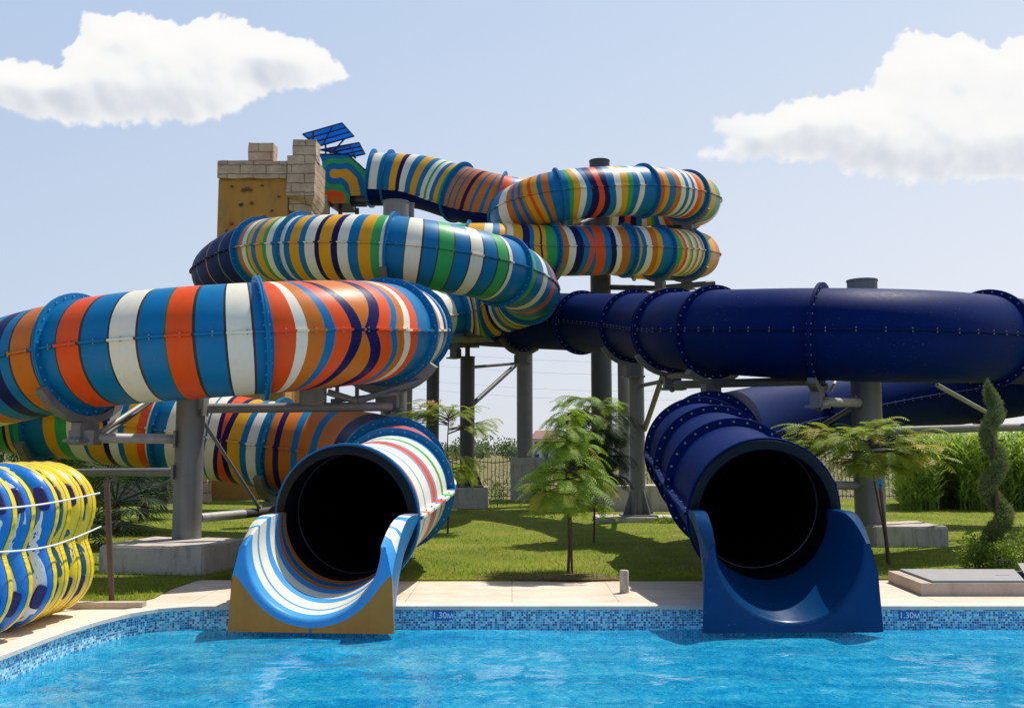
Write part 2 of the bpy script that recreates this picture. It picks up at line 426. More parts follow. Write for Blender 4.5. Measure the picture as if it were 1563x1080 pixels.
slide1 = thing('striped_water_slide', 'multicoloured striped tube water slide coiling down from the stone tower to its ochre pool exit', 'water slide', at(530, 790, 11.25) * 1.0)
wv = wavy(0.012, 3, 0.4)
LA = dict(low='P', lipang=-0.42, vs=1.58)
nodes1 = [
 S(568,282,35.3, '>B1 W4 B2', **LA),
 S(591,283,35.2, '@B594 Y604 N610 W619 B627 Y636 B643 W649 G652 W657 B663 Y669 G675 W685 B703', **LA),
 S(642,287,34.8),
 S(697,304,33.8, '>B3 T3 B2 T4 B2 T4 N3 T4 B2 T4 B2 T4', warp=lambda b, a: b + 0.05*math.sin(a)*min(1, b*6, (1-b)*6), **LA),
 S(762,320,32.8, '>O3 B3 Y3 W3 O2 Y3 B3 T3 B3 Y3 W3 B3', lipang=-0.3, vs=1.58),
 S(822,326,33.4),
 S(880,330,34.5, '>W3 B2 G3 Y3 W3 N3 O3 N3 B3 W3 Y3 G2 B3 W3 O3 Y2 B2'),
 S(985,326,35.2),
 S(1050,317,34.2, '>W3 B2 O3 Y3 W3 B2 G3 Y3 B2'),
 S(1067,307,32.6),
 S(1048,299,31.0, '@B992 W1008 O1015 Y1022 B1032 T1040 W1047 B1052 W1057 B1061 W1065|O3 Y2 B2'),
 S(985,291,29.5, '@B846 W859 B868 G875 Y884 W893 B901 N912 O921 N930 B941 W950 Y960 G967 B976 W983 B990', warp=wavy(0.014, 3, 0.3)),
 S(846,300,28.3, '@B760 W771 T779 B785 T790 B796 T800 Y808 O814 Y824 B831 T841 B846', warp=wavy(0.012, 2, 1)),
 S(800,316,28.8),
 S(783,328,30.5, '>B3 Y3 W3 O3 B3 N3 T3 W3 B3 G3 Y3 W3 B3 O3 T3 W3 B3'),
 S(800,350,33.0), S(870,375,35.5),
 S(975,395,35.5, '>Y3 T3 B3 O3 Y3 W3 B3 T3 Y3 B2'),
 S(1040,396,34.6), S(1066,390,33.0),
 S(1045,386,31.3, '@B1019 W1025 B1029 Y1035 G1041 Y1045 O1049 W1053|Y2 G2 W3 Y2 N1 W3 Y2 N1 W2 B2', warp=wv),
 S(1003,384,30.2, '@B971 Y980 B987 W996 T1005 Y1012 B1018', warp=wv),
 S(958,382,29.7, '@T869 W880 N892 B901 O908 B*.12 O923 B933 N941 W949 T962 B971', warp=lambda b, a: b + 0.055*math.sin(2*PI*b*1.5)*abs(math.sin(a))*min(1, b*7, (1-b)*7)),
 S(838,383,28.6, '@Y735 W748 B760 Y772 W782 Y797 N808 B815 Y824 N827 Y833 G850 B856', warp=lambda b, a: b - 0.06*abs(math.sin(a))*min(1, b*7, (1-b)*7)),
 S(718,380,27.8, '<W3 B3 Y3 G3 W3 N3 Y3 B3 O3 W3 B3 Y3 W3 B3 G3'),
 S(600,390,29.0), S(470,398,29.5),
 S(372,416,28.4, '<P6 g.5 P6 T.4 P6 r.5 P6 g.5 P6 r.5 P6 T.4 P6'),
 S(335,419,26.3), S(356,402,24.5),
 S(403,384,22.9, '@B363 T369 W375 G378 Y383 B390 Y400 G406 W415 B424'),
 S(457,380,21.9, '@B425 W433 B442 Y456 B465 W480 N487 Y505 N515 W531 B547 Y566 G580 W597 B605'),
 S(605,382,21.0, '@B617 g619 W643 k646 B668 k670 G693 r695 B717 k719 W738 k740 B759 k761 G776 r778 W783 B792'),
 S(700,397,21.4),
 S(765,413,22.3, '>G3 k B3 k W3 k B4 O3 B3 g B3 k G4 r B3'),
 S(803,434,24.0),
 S(806,447,25.3, '>B2 Y3 W2 G2 Y3 B3 W2 N2 Y3 B2'),
 S(790,463,26.8), S(745,475,27.6, '<Y3 B3 W3 N2 Y3 W2 G2 Y3 B2'),
 S(690,482,27.4, '<O3 Y3 W3 B3 Y3 W2 O3 B3 T3 W3 B3 Y3 N3 W3 B3'),
 S(625,485,25.8), S(592,490,23.0),
 S(600,498,20.0, '<W3 B3 O3 W3 T3 B3 N3 W3'),
 S(620,503,17.2, '<N1 W3 T2 W4 N2 B2 L2 W3 B2'),
 S(588,506,15.2, '@B418 O452 W470 T497 B512 O537 N553 T*.18/.2 N573 O593 B603 T615 W625 O637 B650', warp=None),
 S(530,508,13.9),
 S(397,516,13.1, '@B83 k85 O119 k123 B163 k166 W206 r210 B250 g253 O293 k298 B342 k346 W385 r389 B397'),
 S(250,526,13.0),
 S(128,540,13.35, '@W-70 T-45 B-22 N-2 B12 k15 T45 r48 B80'),
 S(10,566,14.0),
 S(-60,588,15.0, '>B3 G3 N3 Y3 B3 W3 T3 B3 O3 W3'),
 S(-108,606,16.2), S(-92,618,17.2),
 S(-20,624,17.6, '>G3 N2 Y3 B2 G3 N1.5 Y2 B2 G3 W1 B1'),
 S(72,632,17.7, '@B66 Y84 G102 W126 B132 Y158 N167 W181 B190 Y210 O223 W237 B243'),
 S(150,640,17.5),
 S(268,656,17.3, '@B253 W269 G280 Y290 B300 W313 B316 W330 N337 O*.13 N347 Y366 B376 W391 B410'),
 S(345,668,17.15),
 S(427,681,17.0, '@B406 T417 N426 T444 B454 T472 B482|T5 N5 B3 N2'),
 S(500,689,16.85), S(568,700,16.3),
 S(600,720,15.1, '>B2 O2 Y1 W2 B2', lip=0.10),
 S(603,746,13.6, '>B2 W4 G1.6 W3.5 L1 O2.6 L1 W4 L.6 W3 O1.2 W2.5 B1.2', lip=0.11),
 S(530,790,11.25, ''),
]
path1 = build_slide(nodes1, slide1, M['B'], M['boltblue'], 'B1')

slide2 = thing('navy_water_slide', 'midnight blue tube water slide sweeping round the right side to its cobalt pool exit', 'water slide', at(1165, 784, 10.85))
nodes2 = [
 S(478,428,35.0, 'P1'), S(600,462,32.8, 'P1'), S(700,487,30.0, 'P1'), S(800,491,27.5, 'P1'), S(888,492,25.6, 'P1'), S(970,497,22.5, 'P1'),
 S(1030,504,19.4, 'P1', dbl=True), S(1085,506,17.6, 'P1'), S(1258,510,15.8, 'P1'), S(1400,513,15.7), S(1505,517,16.6, 'P1'),
 S(1600,527,18.0), S(1650,550,20.0, 'P1'), S(1600,575,21.6), S(1500,592,22.0, 'P1'), S(1380,606,21.4), S(1210,638,19.4, 'P1'),
 S(1130,658,17.9), S(1085,674,16.4, 'P1'), S(1067,690,15.0, 'P1', lip=0.10), S(1092,711,13.6, 'P1', lip=0.11), S(1117,740,12.3, 'P1', lip=0.11), S(1165,784,10.85, ''),
]
path2 = build_slide(nodes2, slide2, M['P'], M['bolt'], 'P1')

TAU_ = 2*PI
M['joint'] = simple('wet_black_joint', (0.03, 0.03, 0.032), 0.18)
def mouth(path, root, ringname, fmat):
    L = path.L; p, t, sd, up = path.frame(L); n = 64
    mb = MB(); vs = []
    prof = [(0.02, R0+0.072), (0.05, R0+0.068), (0.06, R0+0.055), (0.06, R0-0.025), (0.045, R0-0.035), (-0.25, R0-0.04)]
    for k in range(n):
        a = 2*PI*k/n
        for d, r in prof: vs.append(tuple(p + t*d + sd*(math.cos(a)*r) + up*(math.sin(a)*r)))
    m = len(prof); fs = [(k*m+j, ((k+1) % n)*m+j, ((k+1) % n)*m+j+1, k*m+j+1) for k in range(n) for j in range(m-1)]
    mb.add(vs, fs); mb.build('mouth_ring', M['black'], root, smooth=40)
    mb = MB(); p1, t1, sd1, up1 = path.frame(L-0.34)
    mb.tube([tuple(p1 + sd1*(math.cos(TAU_*k/64)*(R0-.05)) + up1*(math.sin(TAU_*k/64)*(R0-.05))) for k in range(65)], 0.014, 6, caps=False)
    mb.build('joint_ring', M['joint'], root, smooth=60)
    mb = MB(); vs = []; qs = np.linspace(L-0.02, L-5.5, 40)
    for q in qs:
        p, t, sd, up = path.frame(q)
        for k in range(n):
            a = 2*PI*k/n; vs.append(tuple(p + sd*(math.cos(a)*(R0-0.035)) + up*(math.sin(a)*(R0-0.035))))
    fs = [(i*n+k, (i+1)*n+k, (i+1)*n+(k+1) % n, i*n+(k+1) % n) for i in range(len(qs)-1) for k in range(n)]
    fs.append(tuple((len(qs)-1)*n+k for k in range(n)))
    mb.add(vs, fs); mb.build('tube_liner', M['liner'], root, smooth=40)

def trough(path, root, front_px, W, bands, collar, plate, zb, edge):
    """open splash-down trough: half-pipe that flares to an upright front plate over the pool edge"""
    p, t, sd, up = path.frame(path.L)
    Fc = V(front_px); base = V(p) + V(t)*0.05; ax = (Fc-base); ln = V((ax.x, ax.y, 0)).length
    h = V((ax.x, ax.y, 0)).normalized(); sx = h.cross(V((0,0,1)))
    nU = 48; ex = 5; nP = nU+1+2*ex
    zrim0 = base.z + 0.06; zc0 = base.z; zc1 = Fc.z; r0 = R0-0.06; r1 = W/2-0.155
    tot = sum(w for _, w in bands); brow = [0.0]; bmat = []
    for c, w in bands:
        m = max(1, int(round(w/tot*30)))
        for q in range(m): brow.append(brow[-1] + w/tot/m); bmat.append(c)
    NR = len(brow)-1
    def prof(q):
        r = r0 + (r1-r0)*q; zc = zc0 + (zc1-zc0)*(max(0, q)**1.2)
        zr = zrim0 - (zrim0-(zc1+0.02))*(max(0, (q-0.25)/0.75)**2.2); zc = min(zc, zr)
        pts = [(-r, zr + (zc-zr)*i/ex) for i in range(ex)]
        pts += [(r*math.cos(PI+PI*k/nU), zc + r*math.sin(PI+PI*k/nU)) for k in range(nU+1)]
        return pts + [(r, zc + (zr-zc)*(i+1)/ex) for i in range(ex)]
    rows = []
    for b in brow:
        row = []
        for k in range(nP):
            bow = 0.13*math.sin(PI*k/(nP-1))**1.5; q = b + bow*4*b*(1-b)
            x, z = prof(q)[k]; row.append((x, q*ln, z))
        rows.append(row)
    Fp = prof(1.0); zt = Fp[0][1]
    def off(d):
        out = []
        for i, (x, z) in enumerate(Fp):
            x0, z0 = Fp[max(0, i-1)]; x1, z1 = Fp[min(nP-1, i+1)]; tx_, tz_ = x1-x0, z1-z0; l = math.hypot(tx_, tz_) or 1
            out.append((x + tz_/l*d, z - tx_/l*d))
        return out
    for d, dy in ((0.014, 0.016), (0.035, 0.030), (0.055, 0.036)): rows.append([(x, ln+dy, z) for x, z in off(d)])
    wb, wt, dz = W/2, W/2*0.965, 0.30
    o3 = off(0.085); B_, O_ = [], []
    for i in range(nP):
        q = i/(nP-1); e = min(q, 1-q); sg = -1 if q < .5 else 1
        k = min(1, e/0.26); k = k*k*(3-2*k)
        sidept = (sg*(wt+(wb-wt)*e), zt-dz-e*0.9)
        B_.append((sidept[0]*(1-k)+o3[i][0]*k, sidept[1]*(1-k)+o3[i][1]*k))
        if e < 0.28: kk = e/0.28; O_.append((sg*(wt+(wb-wt)*kk), (zt-dz)+(zb-zt+dz)*kk))
        else: O_.append((-wb+2*wb*(q-0.28)/0.44, zb))
    rows.append([(x, ln+0.040, z) for x, z in B_]); rows.append([((x+u)/2, ln+0.042, (z+w)/2) for (x, z), (u, w) in zip(B_, O_)]); rows.append([(x, ln+0.045, z) for x, z in O_])
    seq = bmat + [collar]*4 + [plate]*2
    mats = list(dict.fromkeys(seq)); mb = MB()
    for row in rows:
        for x, d, z in row: q = base + h*d + sx*x; mb.v.append((q.x, q.y, z))
    for i in range(len(rows)-1):
        for k in range(nP-1): a = i*nP+k; mb.f.append((a, a+1, a+nP+1, a+nP)); mb.m.append(mats.index(seq[i]))
    mb.build('splash_trough', [M[c] for c in mats], root, smooth=55)
    mats2 = list(dict.fromkeys(bmat + [collar, edge, plate]))
    for sgn in (-1, 1):
        mb = MB(); prev = None; k = 0 if sgn < 0 else nP-1
        for i in range(NR+1):
            x, d, z = rows[i][k]; q = d/ln; dd = d + 0.045*q
            xo = sgn*(R0+0.085 + (wt-R0-0.085)*q); xob = sgn*(R0*0.8 + (wb-R0*0.8)*q); zbt = (base.z-R0*0.75)*(1-q) + zb*q
            zo = z - dz*max(0, (q-.3)/.7)**2.5
            xm = x + (xo-x)*0.6
            P = [(x, z), (x+sgn*0.012, z+0.008), (xm, z+0.006-(z-zo)*0.25), (xo, zo), (xo, zo-0.06), (xob*.6+xo*.4, zo*.4+zbt*.6), (xob, zbt)]
            cur = [tuple((base+h*(d if jj == 0 else dd)+sx*u)[:2])+(v_,) for jj, (u, v_) in enumerate(P)]
            if prev:
                c = bmat[i-1]
                for j in range(6):
                    quad = [prev[j], cur[j], cur[j+1], prev[j+1]]
                    if sgn > 0: quad = quad[::-1]
                    mb.add(quad, [(0,1,2,3)], mats2.index(c if j < 3 else (plate if q > .88 and zo < zt-dz*.9 and j > 3 else edge)))
            prev = cur
        bm = bmesh.new(); me_ = bpy.data.meshes.new('t'); me_.from_pydata(mb.v, [], mb.f); bm.from_mesh(me_); bpy.data.meshes.remove(me_)
        for f, m_ in zip(bm.faces, mb.m): f.material_index = m_
        bmesh.ops.remove_doubles(bm, verts=bm.verts, dist=1e-4); bm.verts.index_update()
        m2 = MB(); m2.v = [tuple(v.co) for v in bm.verts]; m2.f = [tuple(v.index for v in f.verts) for f in bm.faces]; m2.m = [f.material_index for f in bm.faces]; bm.free()
        m2.build('trough_side', [M[c] for c in mats2], root, smooth=50)
    mb = MB(); c0 = base + h*(ln+0.047); z1 = zc1-r1-0.09
    mb.poly_prism([V(tuple((c0+sx*u)[:2])+(z,)) for u, z in ((0.012, zb+.004), (-.012, zb+.004), (-.012, z1), (.012, z1))], h*0.004)
    mb.build('plate_joint', M[edge], root)
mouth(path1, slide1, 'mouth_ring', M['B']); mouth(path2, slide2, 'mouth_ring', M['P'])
trough(path1, slide1, at(478, 836, 9.95), 1.68, [('T',.6),('B',.6),('T',.5),('L',.8),('W',1.0),('L',.9),('W',1.4),('L',.35),('W',1.1),('L',1.2)], 'L', 'A', -0.168, 'B')
trough(path2, slide2, at(1205, 832, 9.95), 1.80, [('E',1)], 'E', 'E', -0.168, 'E')

# ------------------------------------------------------------------ support columns
def saddle(mb, path, s, R=R0, a0=215, a1=325, th=0.07, ro=0.20, mi=0):
    p, t, sd, up = path.frame(s); n = 14; vs = []
    for k in range(n+1):
        a = math.radians(a0+(a1-a0)*k/n)
        for d in (-th, th):
            for r in (R+0.10, R+ro): vs.append(tuple(p+t*d+sd*math.cos(a)*r+up*math.sin(a)*r))
    fs = []
    for k in range(n):
        o = k*4; fs += [(o,o+4,o+5,o+1),(o+2,o+3,o+7,o+6),(o+1,o+5,o+7,o+3),(o,o+2,o+6,o+4)]
    fs += [(0,1,3,2), (n*4, n*4+2, n*4+3, n*4+1)]
    mb.add(vs, fs, mi)
    b = p - up*(R+ro+0.10); mb.box(b, (0.34, 0.16, 0.22), math.atan2(sd[1], sd[0]), mi); mb.box(b-np.array([0,0,0.13]), (0.5, 0.3, 0.04), math.atan2(sd[1], sd[0]), mi)
    return V(b) - V((0,0,0.14))
def column(label, px, base_z, top_z, Y, dia, foot=None, mat='steel', flare=False, cap=True, neck=0.0, name='support_column'):
    X = (px-CX)/F*Y*1.0; g = at(px, 690, Y); X = g.x
    root = thing(name, label, 'support column', (X, Y, 0))
    mb = MB(); r = dia/2
    z1 = top_z - neck
    mb.tube([(X, Y, base_z-0.02), (X, Y, z1)], r, 28)
    if cap: mb.tube([(X, Y, z1), (X, Y, z1+0.03)], r+0.012, 28)
    nz = int((z1-base_z)/1.6)
    for k in range(1, nz):           # welded joints between pipe lengths
        zz = base_z + k*(z1-base_z)/nz + random.uniform(-.2, .2); mb.tube([(X, Y, zz), (X+0.0, Y, zz+0.018)], r+0.006, 28)
    if neck: mb.tube([(X, Y, z1), (X, Y, top_z)], r*0.35, 14); mb.box((X, Y, top_z), (dia*1.6, dia*1.2, 0.05))
    o = mb.build('column_shaft', M[mat], root, smooth=40)
    if flare:
        fb = MB(); fb.box((X, Y, base_z+0.02), (dia*2.3, dia*2.3, 0.04))
        for k in range(6):
            a = k*PI/3+0.2; c = V((math.cos(a), math.sin(a), 0)); n_ = V((-c.y, c.x, 0))*0.012
            P0 = V((X, Y, base_z+0.04))
            fb.poly_prism([P0+c*r-n_, P0+c*r*2.1-n_, P0+c*r*2.0+V((0,0,.06))-n_, P0+c*r+V((0,0,0.55))-n_], n_*2)
        fb.build('base_plate', M[mat], root)
    if foot:
        (fw, fd, fh, frz, ox, oy) = foot; fb = MB()
        bmx = bmesh.new(); bmesh.ops.create_cube(bmx, size=1)
        for v in bmx.verts: v.co = V((v.co.x*fw, v.co.y*fd, v.co.z*(base_z+0.3)))
        bmesh.ops.subdivide_edges(bmx, edges=bmx.edges[:], cuts=6, use_grid_fill=True)
        bmesh.ops.bevel(bmx, geom=[e for e in bmx.edges if e.calc_face_angle(0) > 0.5], offset=0.025, segments=2, affect='EDGES')
        for v in bmx.verts: v.co += V([mnoise.noise(v.co*3+V((k*9, px, 0)))*0.014 for k in range(3)])
        me = bpy.data.meshes.new('concrete_footing'); bmx.to_mesh(me); bmx.free(); me.materials.append(M['concrete'])
        me.polygons.foreach_set('use_smooth', [True]*len(me.polygons)); me.set_sharp_from_angle(angle=0.6)
        fo = bpy.data.objects.new('concrete_footing', me); col.objects.link(fo); fo.parent = root
        fo.location = (ox, oy, (base_z+0.3)/2-0.3); fo.rotation_euler.z = frz
    return root
def pipe(root, pts, r, mat='steel', name='support_arm', n=12):
    mb = MB(); mb.tube(pts, r, n); return mb.build(name, M[mat], root, smooth=40)
def plate(root, p, size, mat='steel', rz=0, name='end_plate'):
    mb = MB(); mb.box(p, size, rz); arms = [c_ for c_ in root.children if c_.name.startswith('support_arm')]
    return subpart(mb, name, M[mat], arms[-1]) if arms else mb.build(name, M[mat], root)
def cradle(root, path, ci, off=0, ro=0.2, mat='steel', a0=215, a1=325):
    mb = MB(); b = saddle(mb, path, path.arc(ci)+off, ro=ro, a0=a0, a1=a1); mb.build('saddle', M[mat], root); return b
def idx(nodes, px, py):
    q = None
    for i, n in enumerate(nodes):
        X = n[0]; d = X - V((0,0,CAMZ)); 
        dyc = d.y*math.cos(PITCH)+d.z*math.sin(PITCH); dzc = -d.y*math.sin(PITCH)+d.z*math.cos(PITCH)
        a = CX+F*d.x/dyc; b = CY-F*dzc/dyc
        e = (a-px)**2+(b-py)**2
        if q is None or e < q[0]: q = (e, i)
    return q[1]

# front left column on its big block
c = column('thick grey column on a big stained concrete block left of the striped exit', 289, 0.385, 2.95, 14.1, 0.40, (1.5, 1.35, 0.4, -0.20, 0.02, -0.42))
b = cradle(c, path1, idx(nodes1, 128, 540)); e = at(122, 668, 13.5)
pipe(c, [b, V((b.x, b.y, e.z))], 0.09); plate(c, V((b.x, b.y, e.z)), (0.34, 0.26, 0.2))
pipe(c, [V((b.x, b.y, e.z)), at(280, 670, 14.1)], 0.068, 'pipe'); plate(c, at(270, 670, 14.0), (0.03, 0.24, 0.24))
pipe(c, [at(152, 660, 13.6), at(228, 610, 14.6)], 0.035, 'pipe', 'brace'); pipe(c, [at(160, 664, 13.6), at(232, 612, 15)], 0.03, 'steel_d', 'brace')
b2 = cradle(c, path1, idx(nodes1, 72, 632)); pipe(c, [b2, at(75, 722, 16.6), at(110, 721, 15.9), at(275, 720, 14.1)], 0.062, 'steel'); plate(c, at(266, 720, 14.0), (0.03, 0.2, 0.2))
b3 = cradle(c, path1, idx(nodes1, 588, 506), ro=0.24)
pipe(c, [at(305, 623, 14.1), at(440, 622, 14.4), at(596, 620, 14.7), V((b3.x, b3.y, b3.z))], 0.07, 'steel'); plate(c, at(313, 622, 14.0), (0.03, 0.24, 0.24))
mb = MB(); mb.box(at(478, 604, 14.5), (0.36, 0.22, 0.28)); mb.box(at(478, 590, 14.4), (0.5, 0.3, 0.03)); mb.tube([at(500, 598, 14.5), at(545, 612, 14.6)], 0.05, 8); mb.tube([at(505, 612, 14.6), at(610, 600, 14.9)], 0.035, 8)
mb.tube([at(545, 612, 14.6), at(640, 582, 15.2)], 0.05, 8); mb.build('saddle_bracket', M['steel'], c)
pipe(c, [at(305, 790, 14.2), at(372, 784, 15.0)], 0.068, 'pipe'); pipe(c, [at(372, 784, 15.0), at(440, 776, 16.2)], 0.068, 'steel_d'); b4 = cradle(c, path1, idx(nodes1, 427, 681)); pipe(c, [b4, at(425, 778, 16.6)], 0.06, 'steel_d')
pipe(c, [at(310, 643, 14.15), at(396, 775, 15.3)], 0.028, 'steel', 'brace')

# tall column behind the middle coil and its thin companion
ci = idx(nodes1, 605, 382)
zt = at(602, 310, 23.5).z
c = column('wide pale grey column rising behind the middle striped coil', 600, 0.3, zt, 23.5, 0.62, (1.6, 1.6, .4, 0, 0, 0), 'steel'); pipe(c, [at(600, 440, 23.4), V((at(605, 441, 21.5)))], 0.07); cradle(c, path1, ci)
c = column('thin grey pipe column close beside the wide pale column', 624, 0.2, at(624, 312, 24.3).z, 24.3, 0.15, (0.8, 0.8, .3, 0, 0.2, 0.2))
c = column('dark narrow column behind the pale blossoming tree', 660, 0.3, at(660, 500, 31).z, 31, 0.40, (1.0, 1.0, .3, 0, 0, 0), 'steel_d'); pipe(c, [at(660, 502, 31), at(690, 520, 28)], 0.06, 'steel_d')
# two columns with diagonal brace between
c = column('dark column with flared gusset foot on a low concrete block', 713, 0.62, at(713, 528, 28.4).z, 28.4, 0.42, (1.02, 1.0, .6, 0, 0.1, 0), 'steel_d', flare=True, neck=0.34)
cradle(c, path1, idx(nodes1, 690, 482), mat='steel_d')
pipe(c, [at(722, 616, 28.4), at(800, 545, 32)], 0.07, 'steel_d', 'brace'); pipe(c, [at(722, 560, 28.4), at(782, 555, 31)], 0.045, 'steel_d', 'brace')
mb = MB(); A_, B_ = at(680, 516, 26.4), at(797, 514, 28.8); mb.tube([A_, B_], 0.13, 4); mb.build('support_beam', M['steel'], c)
c = column('grey column on a tall two step concrete plinth left of the feathery tree', 801, 1.42, at(801, 535, 32.8).z, 32.8, 0.53, (1.15, 1.1, 1.4, 0, 0.1, 0)); plate(c, at(801, 532, 32.6), (0.9, 0.6, 0.1)); plate(c, at(801, 524, 32), (1.3, 0.3, 0.14), 'steel_d')
mb = MB(); g0 = at(804, 716, 32.8); mb.box((g0.x+0.06, 32.8, 1.20), (1.22, 1.16, 0.04)); mb.build('plinth_step', M['concrete'], c)
cradle(c, path2, idx(nodes2, 800, 491), mat='steel_d'); pipe(c, [at(801, 528, 32.4), at(801, 528, 27.6)], 0.09, 'steel_d')
# central tallest column
zt = at(918, 247, 31.3).z
c = column('tallest dark column passing up behind the right hand coils', 919, 0.8, zt, 31.3, 0.66, (1.5, 1.5, .6, 0, 0, 0), 'steel_d')
bb = cradle(c, path1, idx(nodes1, 1003, 384)); pipe(c, [at(925, 438, 31.3), at(1000, 440, 30.6), at(1090, 432, 31.2)], 0.09, 'steel_d'); pipe(c, [at(935, 455, 31.2), at(985, 438, 30.6)], 0.05, 'steel_d', 'brace')
bb = cradle(c, path1, idx(nodes1, 1045, 386)); pipe(c, [bb, at(1050, 436, 31.1)], 0.07, 'steel_d')
bb = cradle(c, path1, idx(nodes1, 838, 383)); pipe(c, [bb, V((bb.x, bb.y, bb.z-0.15)), at(912, 452, 31.2)], 0.08, 'steel_d')
bb = cradle(c, path1, idx(nodes1, 1048, 299)); pipe(c, [bb, at(1060, 345, 31.8), at(925, 352, 31.4)], 0.07, 'steel_d')
pipe(c, [at(875, 345, 28.5), at(912, 330, 31.2)], 0.05, 'steel', 'brace')
c = column('slim grey column on a squat concrete block right of the feathery tree', 953, 0.70, at(953, 535, 27.6).z, 27.6, 0.33, (1.9, 1.6, .7, 0, 0.45, 0)); pipe(c, [at(953, 535, 27.6), at(948, 540, 24.5)], 0.08)
c = column('slim grey column with gusset foot on a flat concrete slab by the navy tube', 973, 0.14, at(973, 538, 23.0).z, 23.0, 0.35, (2.1, 1.2, .2, 0, 0.03, 0), flare=True, neck=0.25)
bb = cradle(c, path2, idx(nodes2, 1030, 504)); pipe(c, [at(984, 655, 23.0), at(1012, 572, 20.5), bb], 0.06, 'steel', 'brace'); pipe(c, [at(980, 588, 23.0), at(1010, 582, 20.6)], 0.045, 'steel', 'brace')
cradle(c, path2, idx(nodes2, 970, 497))
pipe(c, [at(1012, 576, 20.3), at(1035, 572, 18.6), at(1075, 576, 18)], 0.06); mb = MB(); mb.tube([at(1030, 587, 18.3), at(1245, 581, 16.2)], 0.075, 4); mb.build('support_beam', M['steel'], c)
bb = cradle(c, path2, idx(nodes2, 1085, 506), a0=235, a1=305)
# right column
zt = at(1310, 430, 17.4).z
c = column('thick grey column on a concrete block behind the navy slide exit', 1325, 0.36, zt, 17.4, 0.52, (1.25, 1.3, .4, 0.0, 0.45, 0.0))
bb = cradle(c, path2, idx(nodes2, 1258, 510), a0=245, a1=300)
pipe(c, [bb, at(1262, 612, 16.0), at(1275, 614, 16.2), at(1310, 614, 17.2)], 0.075, 'pipe'); plate(c, at(1304, 613, 17.15), (0.03, 0.22, 0.22))
pipe(c, [at(1268, 598, 16.0), at(1280, 572, 16.6)], 0.03, 'pipe', 'brace'); pipe(c, [at(1225, 667, 19.2), at(1300, 622, 17.4)], 0.04, 'steel', 'brace'); 
pipe(c, [at(1340, 658, 17.4), at(1500, 653, 18.8), at(1640, 650, 20.2)], 0.075, 'steel'); b5 = cradle(c, path2, idx(nodes2, 1500, 592)); pipe(c, [b5, at(1500, 656, 20)], 0.06); 
pipe(c, [at(1430, 587, 17.2), at(1515, 634, 18.6)], 0.04, 'pipe', 'brace'); pipe(c, [at(1272, 740, 16.9), at(1315, 741, 17.4)], 0.075, 'steel')
pipe(c, [at(1340, 590, 17.5), at(1349, 835, 17.15)], 0.012, 'wire', 'cable')

# ------------------------------------------------------------------ stone tower
def stone_mat():
    m, nt, out = newmat('tower_stone'); uv = uvc(nt)
    br = N(nt, 'ShaderNodeTexBrick'); br.inputs['Scale'].default_value = 1.0; br.inputs['Brick Width'].default_value = 0.9; br.inputs['Row Height'].default_value = 0.33
    br.inputs['Mortar Size'].default_value = 0.018; br.inputs['Mortar Smooth'].default_value = 0.3; br.inputs['Bias'].default_value = 0
    br.inputs['Color1'].default_value = (0.68, 0.56, 0.44, 1); br.inputs['Color2'].default_value = (0.58, 0.45, 0.345, 1); br.inputs['Mortar'].default_value = (0.36, 0.275, 0.21, 1)
    d = noise(nt, uv, 2.5, 3); wv_ = N(nt, 'ShaderNodeVectorMath', operation='ADD'); link(nt, uv, wv_.inputs[0])
    cmb = N(nt, 'ShaderNodeCombineXYZ'); link(nt, math_(nt, 'MULTIPLY', math_(nt, 'SUBTRACT', d, 0.5), 0.12), cmb.inputs[1]); link(nt, cmb.outputs[0], wv_.inputs[1]); link(nt, wv_.outputs[0], br.inputs['Vector'])
    n1 = noise(nt, geo_pos(nt), 1.6, 7, 0.65); n2 = noise(nt, geo_pos(nt), 9, 6, 0.7)
    cc = mixc(nt, 0.75, br.outputs['Color'], ramp(nt, n1, [(0.3, (0.55, 0.45, 0.38)), (0.7, (1.15, 1.1, 1.02))]).outputs[0], 'MULTIPLY')
    cc = mixc(nt, 0.5, cc, ramp(nt, n2, [(0.3, (0.6, 0.55, 0.5)), (0.65, (1.1, 1.1, 1.1))]).outputs[0], 'MULTIPLY')
    hgt = math_(nt, 'SUBTRACT', math_(nt, 'MULTIPLY', n2, 0.6), br.outputs['Fac'])
    princ(nt, out, cc, 0.9, spec=0.2, bump=hgt, bstr=0.9, bdist=0.05); return m
M['stone'] = stone_mat()
def panel_mat():
    m, nt, out = newmat('climbing_panel_ochre'); pos = geo_pos(nt)
    n1 = noise(nt, pos, 0.7, 7, 0.65, 1.2); n2 = noise(nt, mapping(nt, pos, (2.2, 2.2, 0.5)), 1.0, 6, 0.7)
    cc = mixc(nt, n1, (0.44, 0.205, 0.032), (0.60, 0.30, 0.05))
    cc = mixc(nt, math_(nt, 'MULTIPLY', ramp(nt, n2, [(0.5, (0,0,0)), (0.72, (1,1,1))]).outputs[0], 0.6), cc, (0.17, 0.12, 0.05))
    princ(nt, out, cc, 0.7, bump=n1, bstr=0.5, bdist=0.1); return m
M['panel'] = panel_mat()
TY = 33.5
def tx(px, Y=TY): return at(px, 300, Y).x
def tz(py, Y=TY): return at(400, py, Y).z
tower = thing('stone_tower', 'castle style stone tower with ochre climbing panel and two merlons at the slide start', 'tower', (tx(400), TY+1.7, 0))
xl, xp, xr = tx(332), tx(439), tx(481)
mb = MB(); mb.box(((xl+xp)/2+0.02, TY+1.8, tz(276)/2), (xp-xl-0.1, 3.2, tz(276)-0.02)); mb.build('tower_shaft', M['panel'], tower)
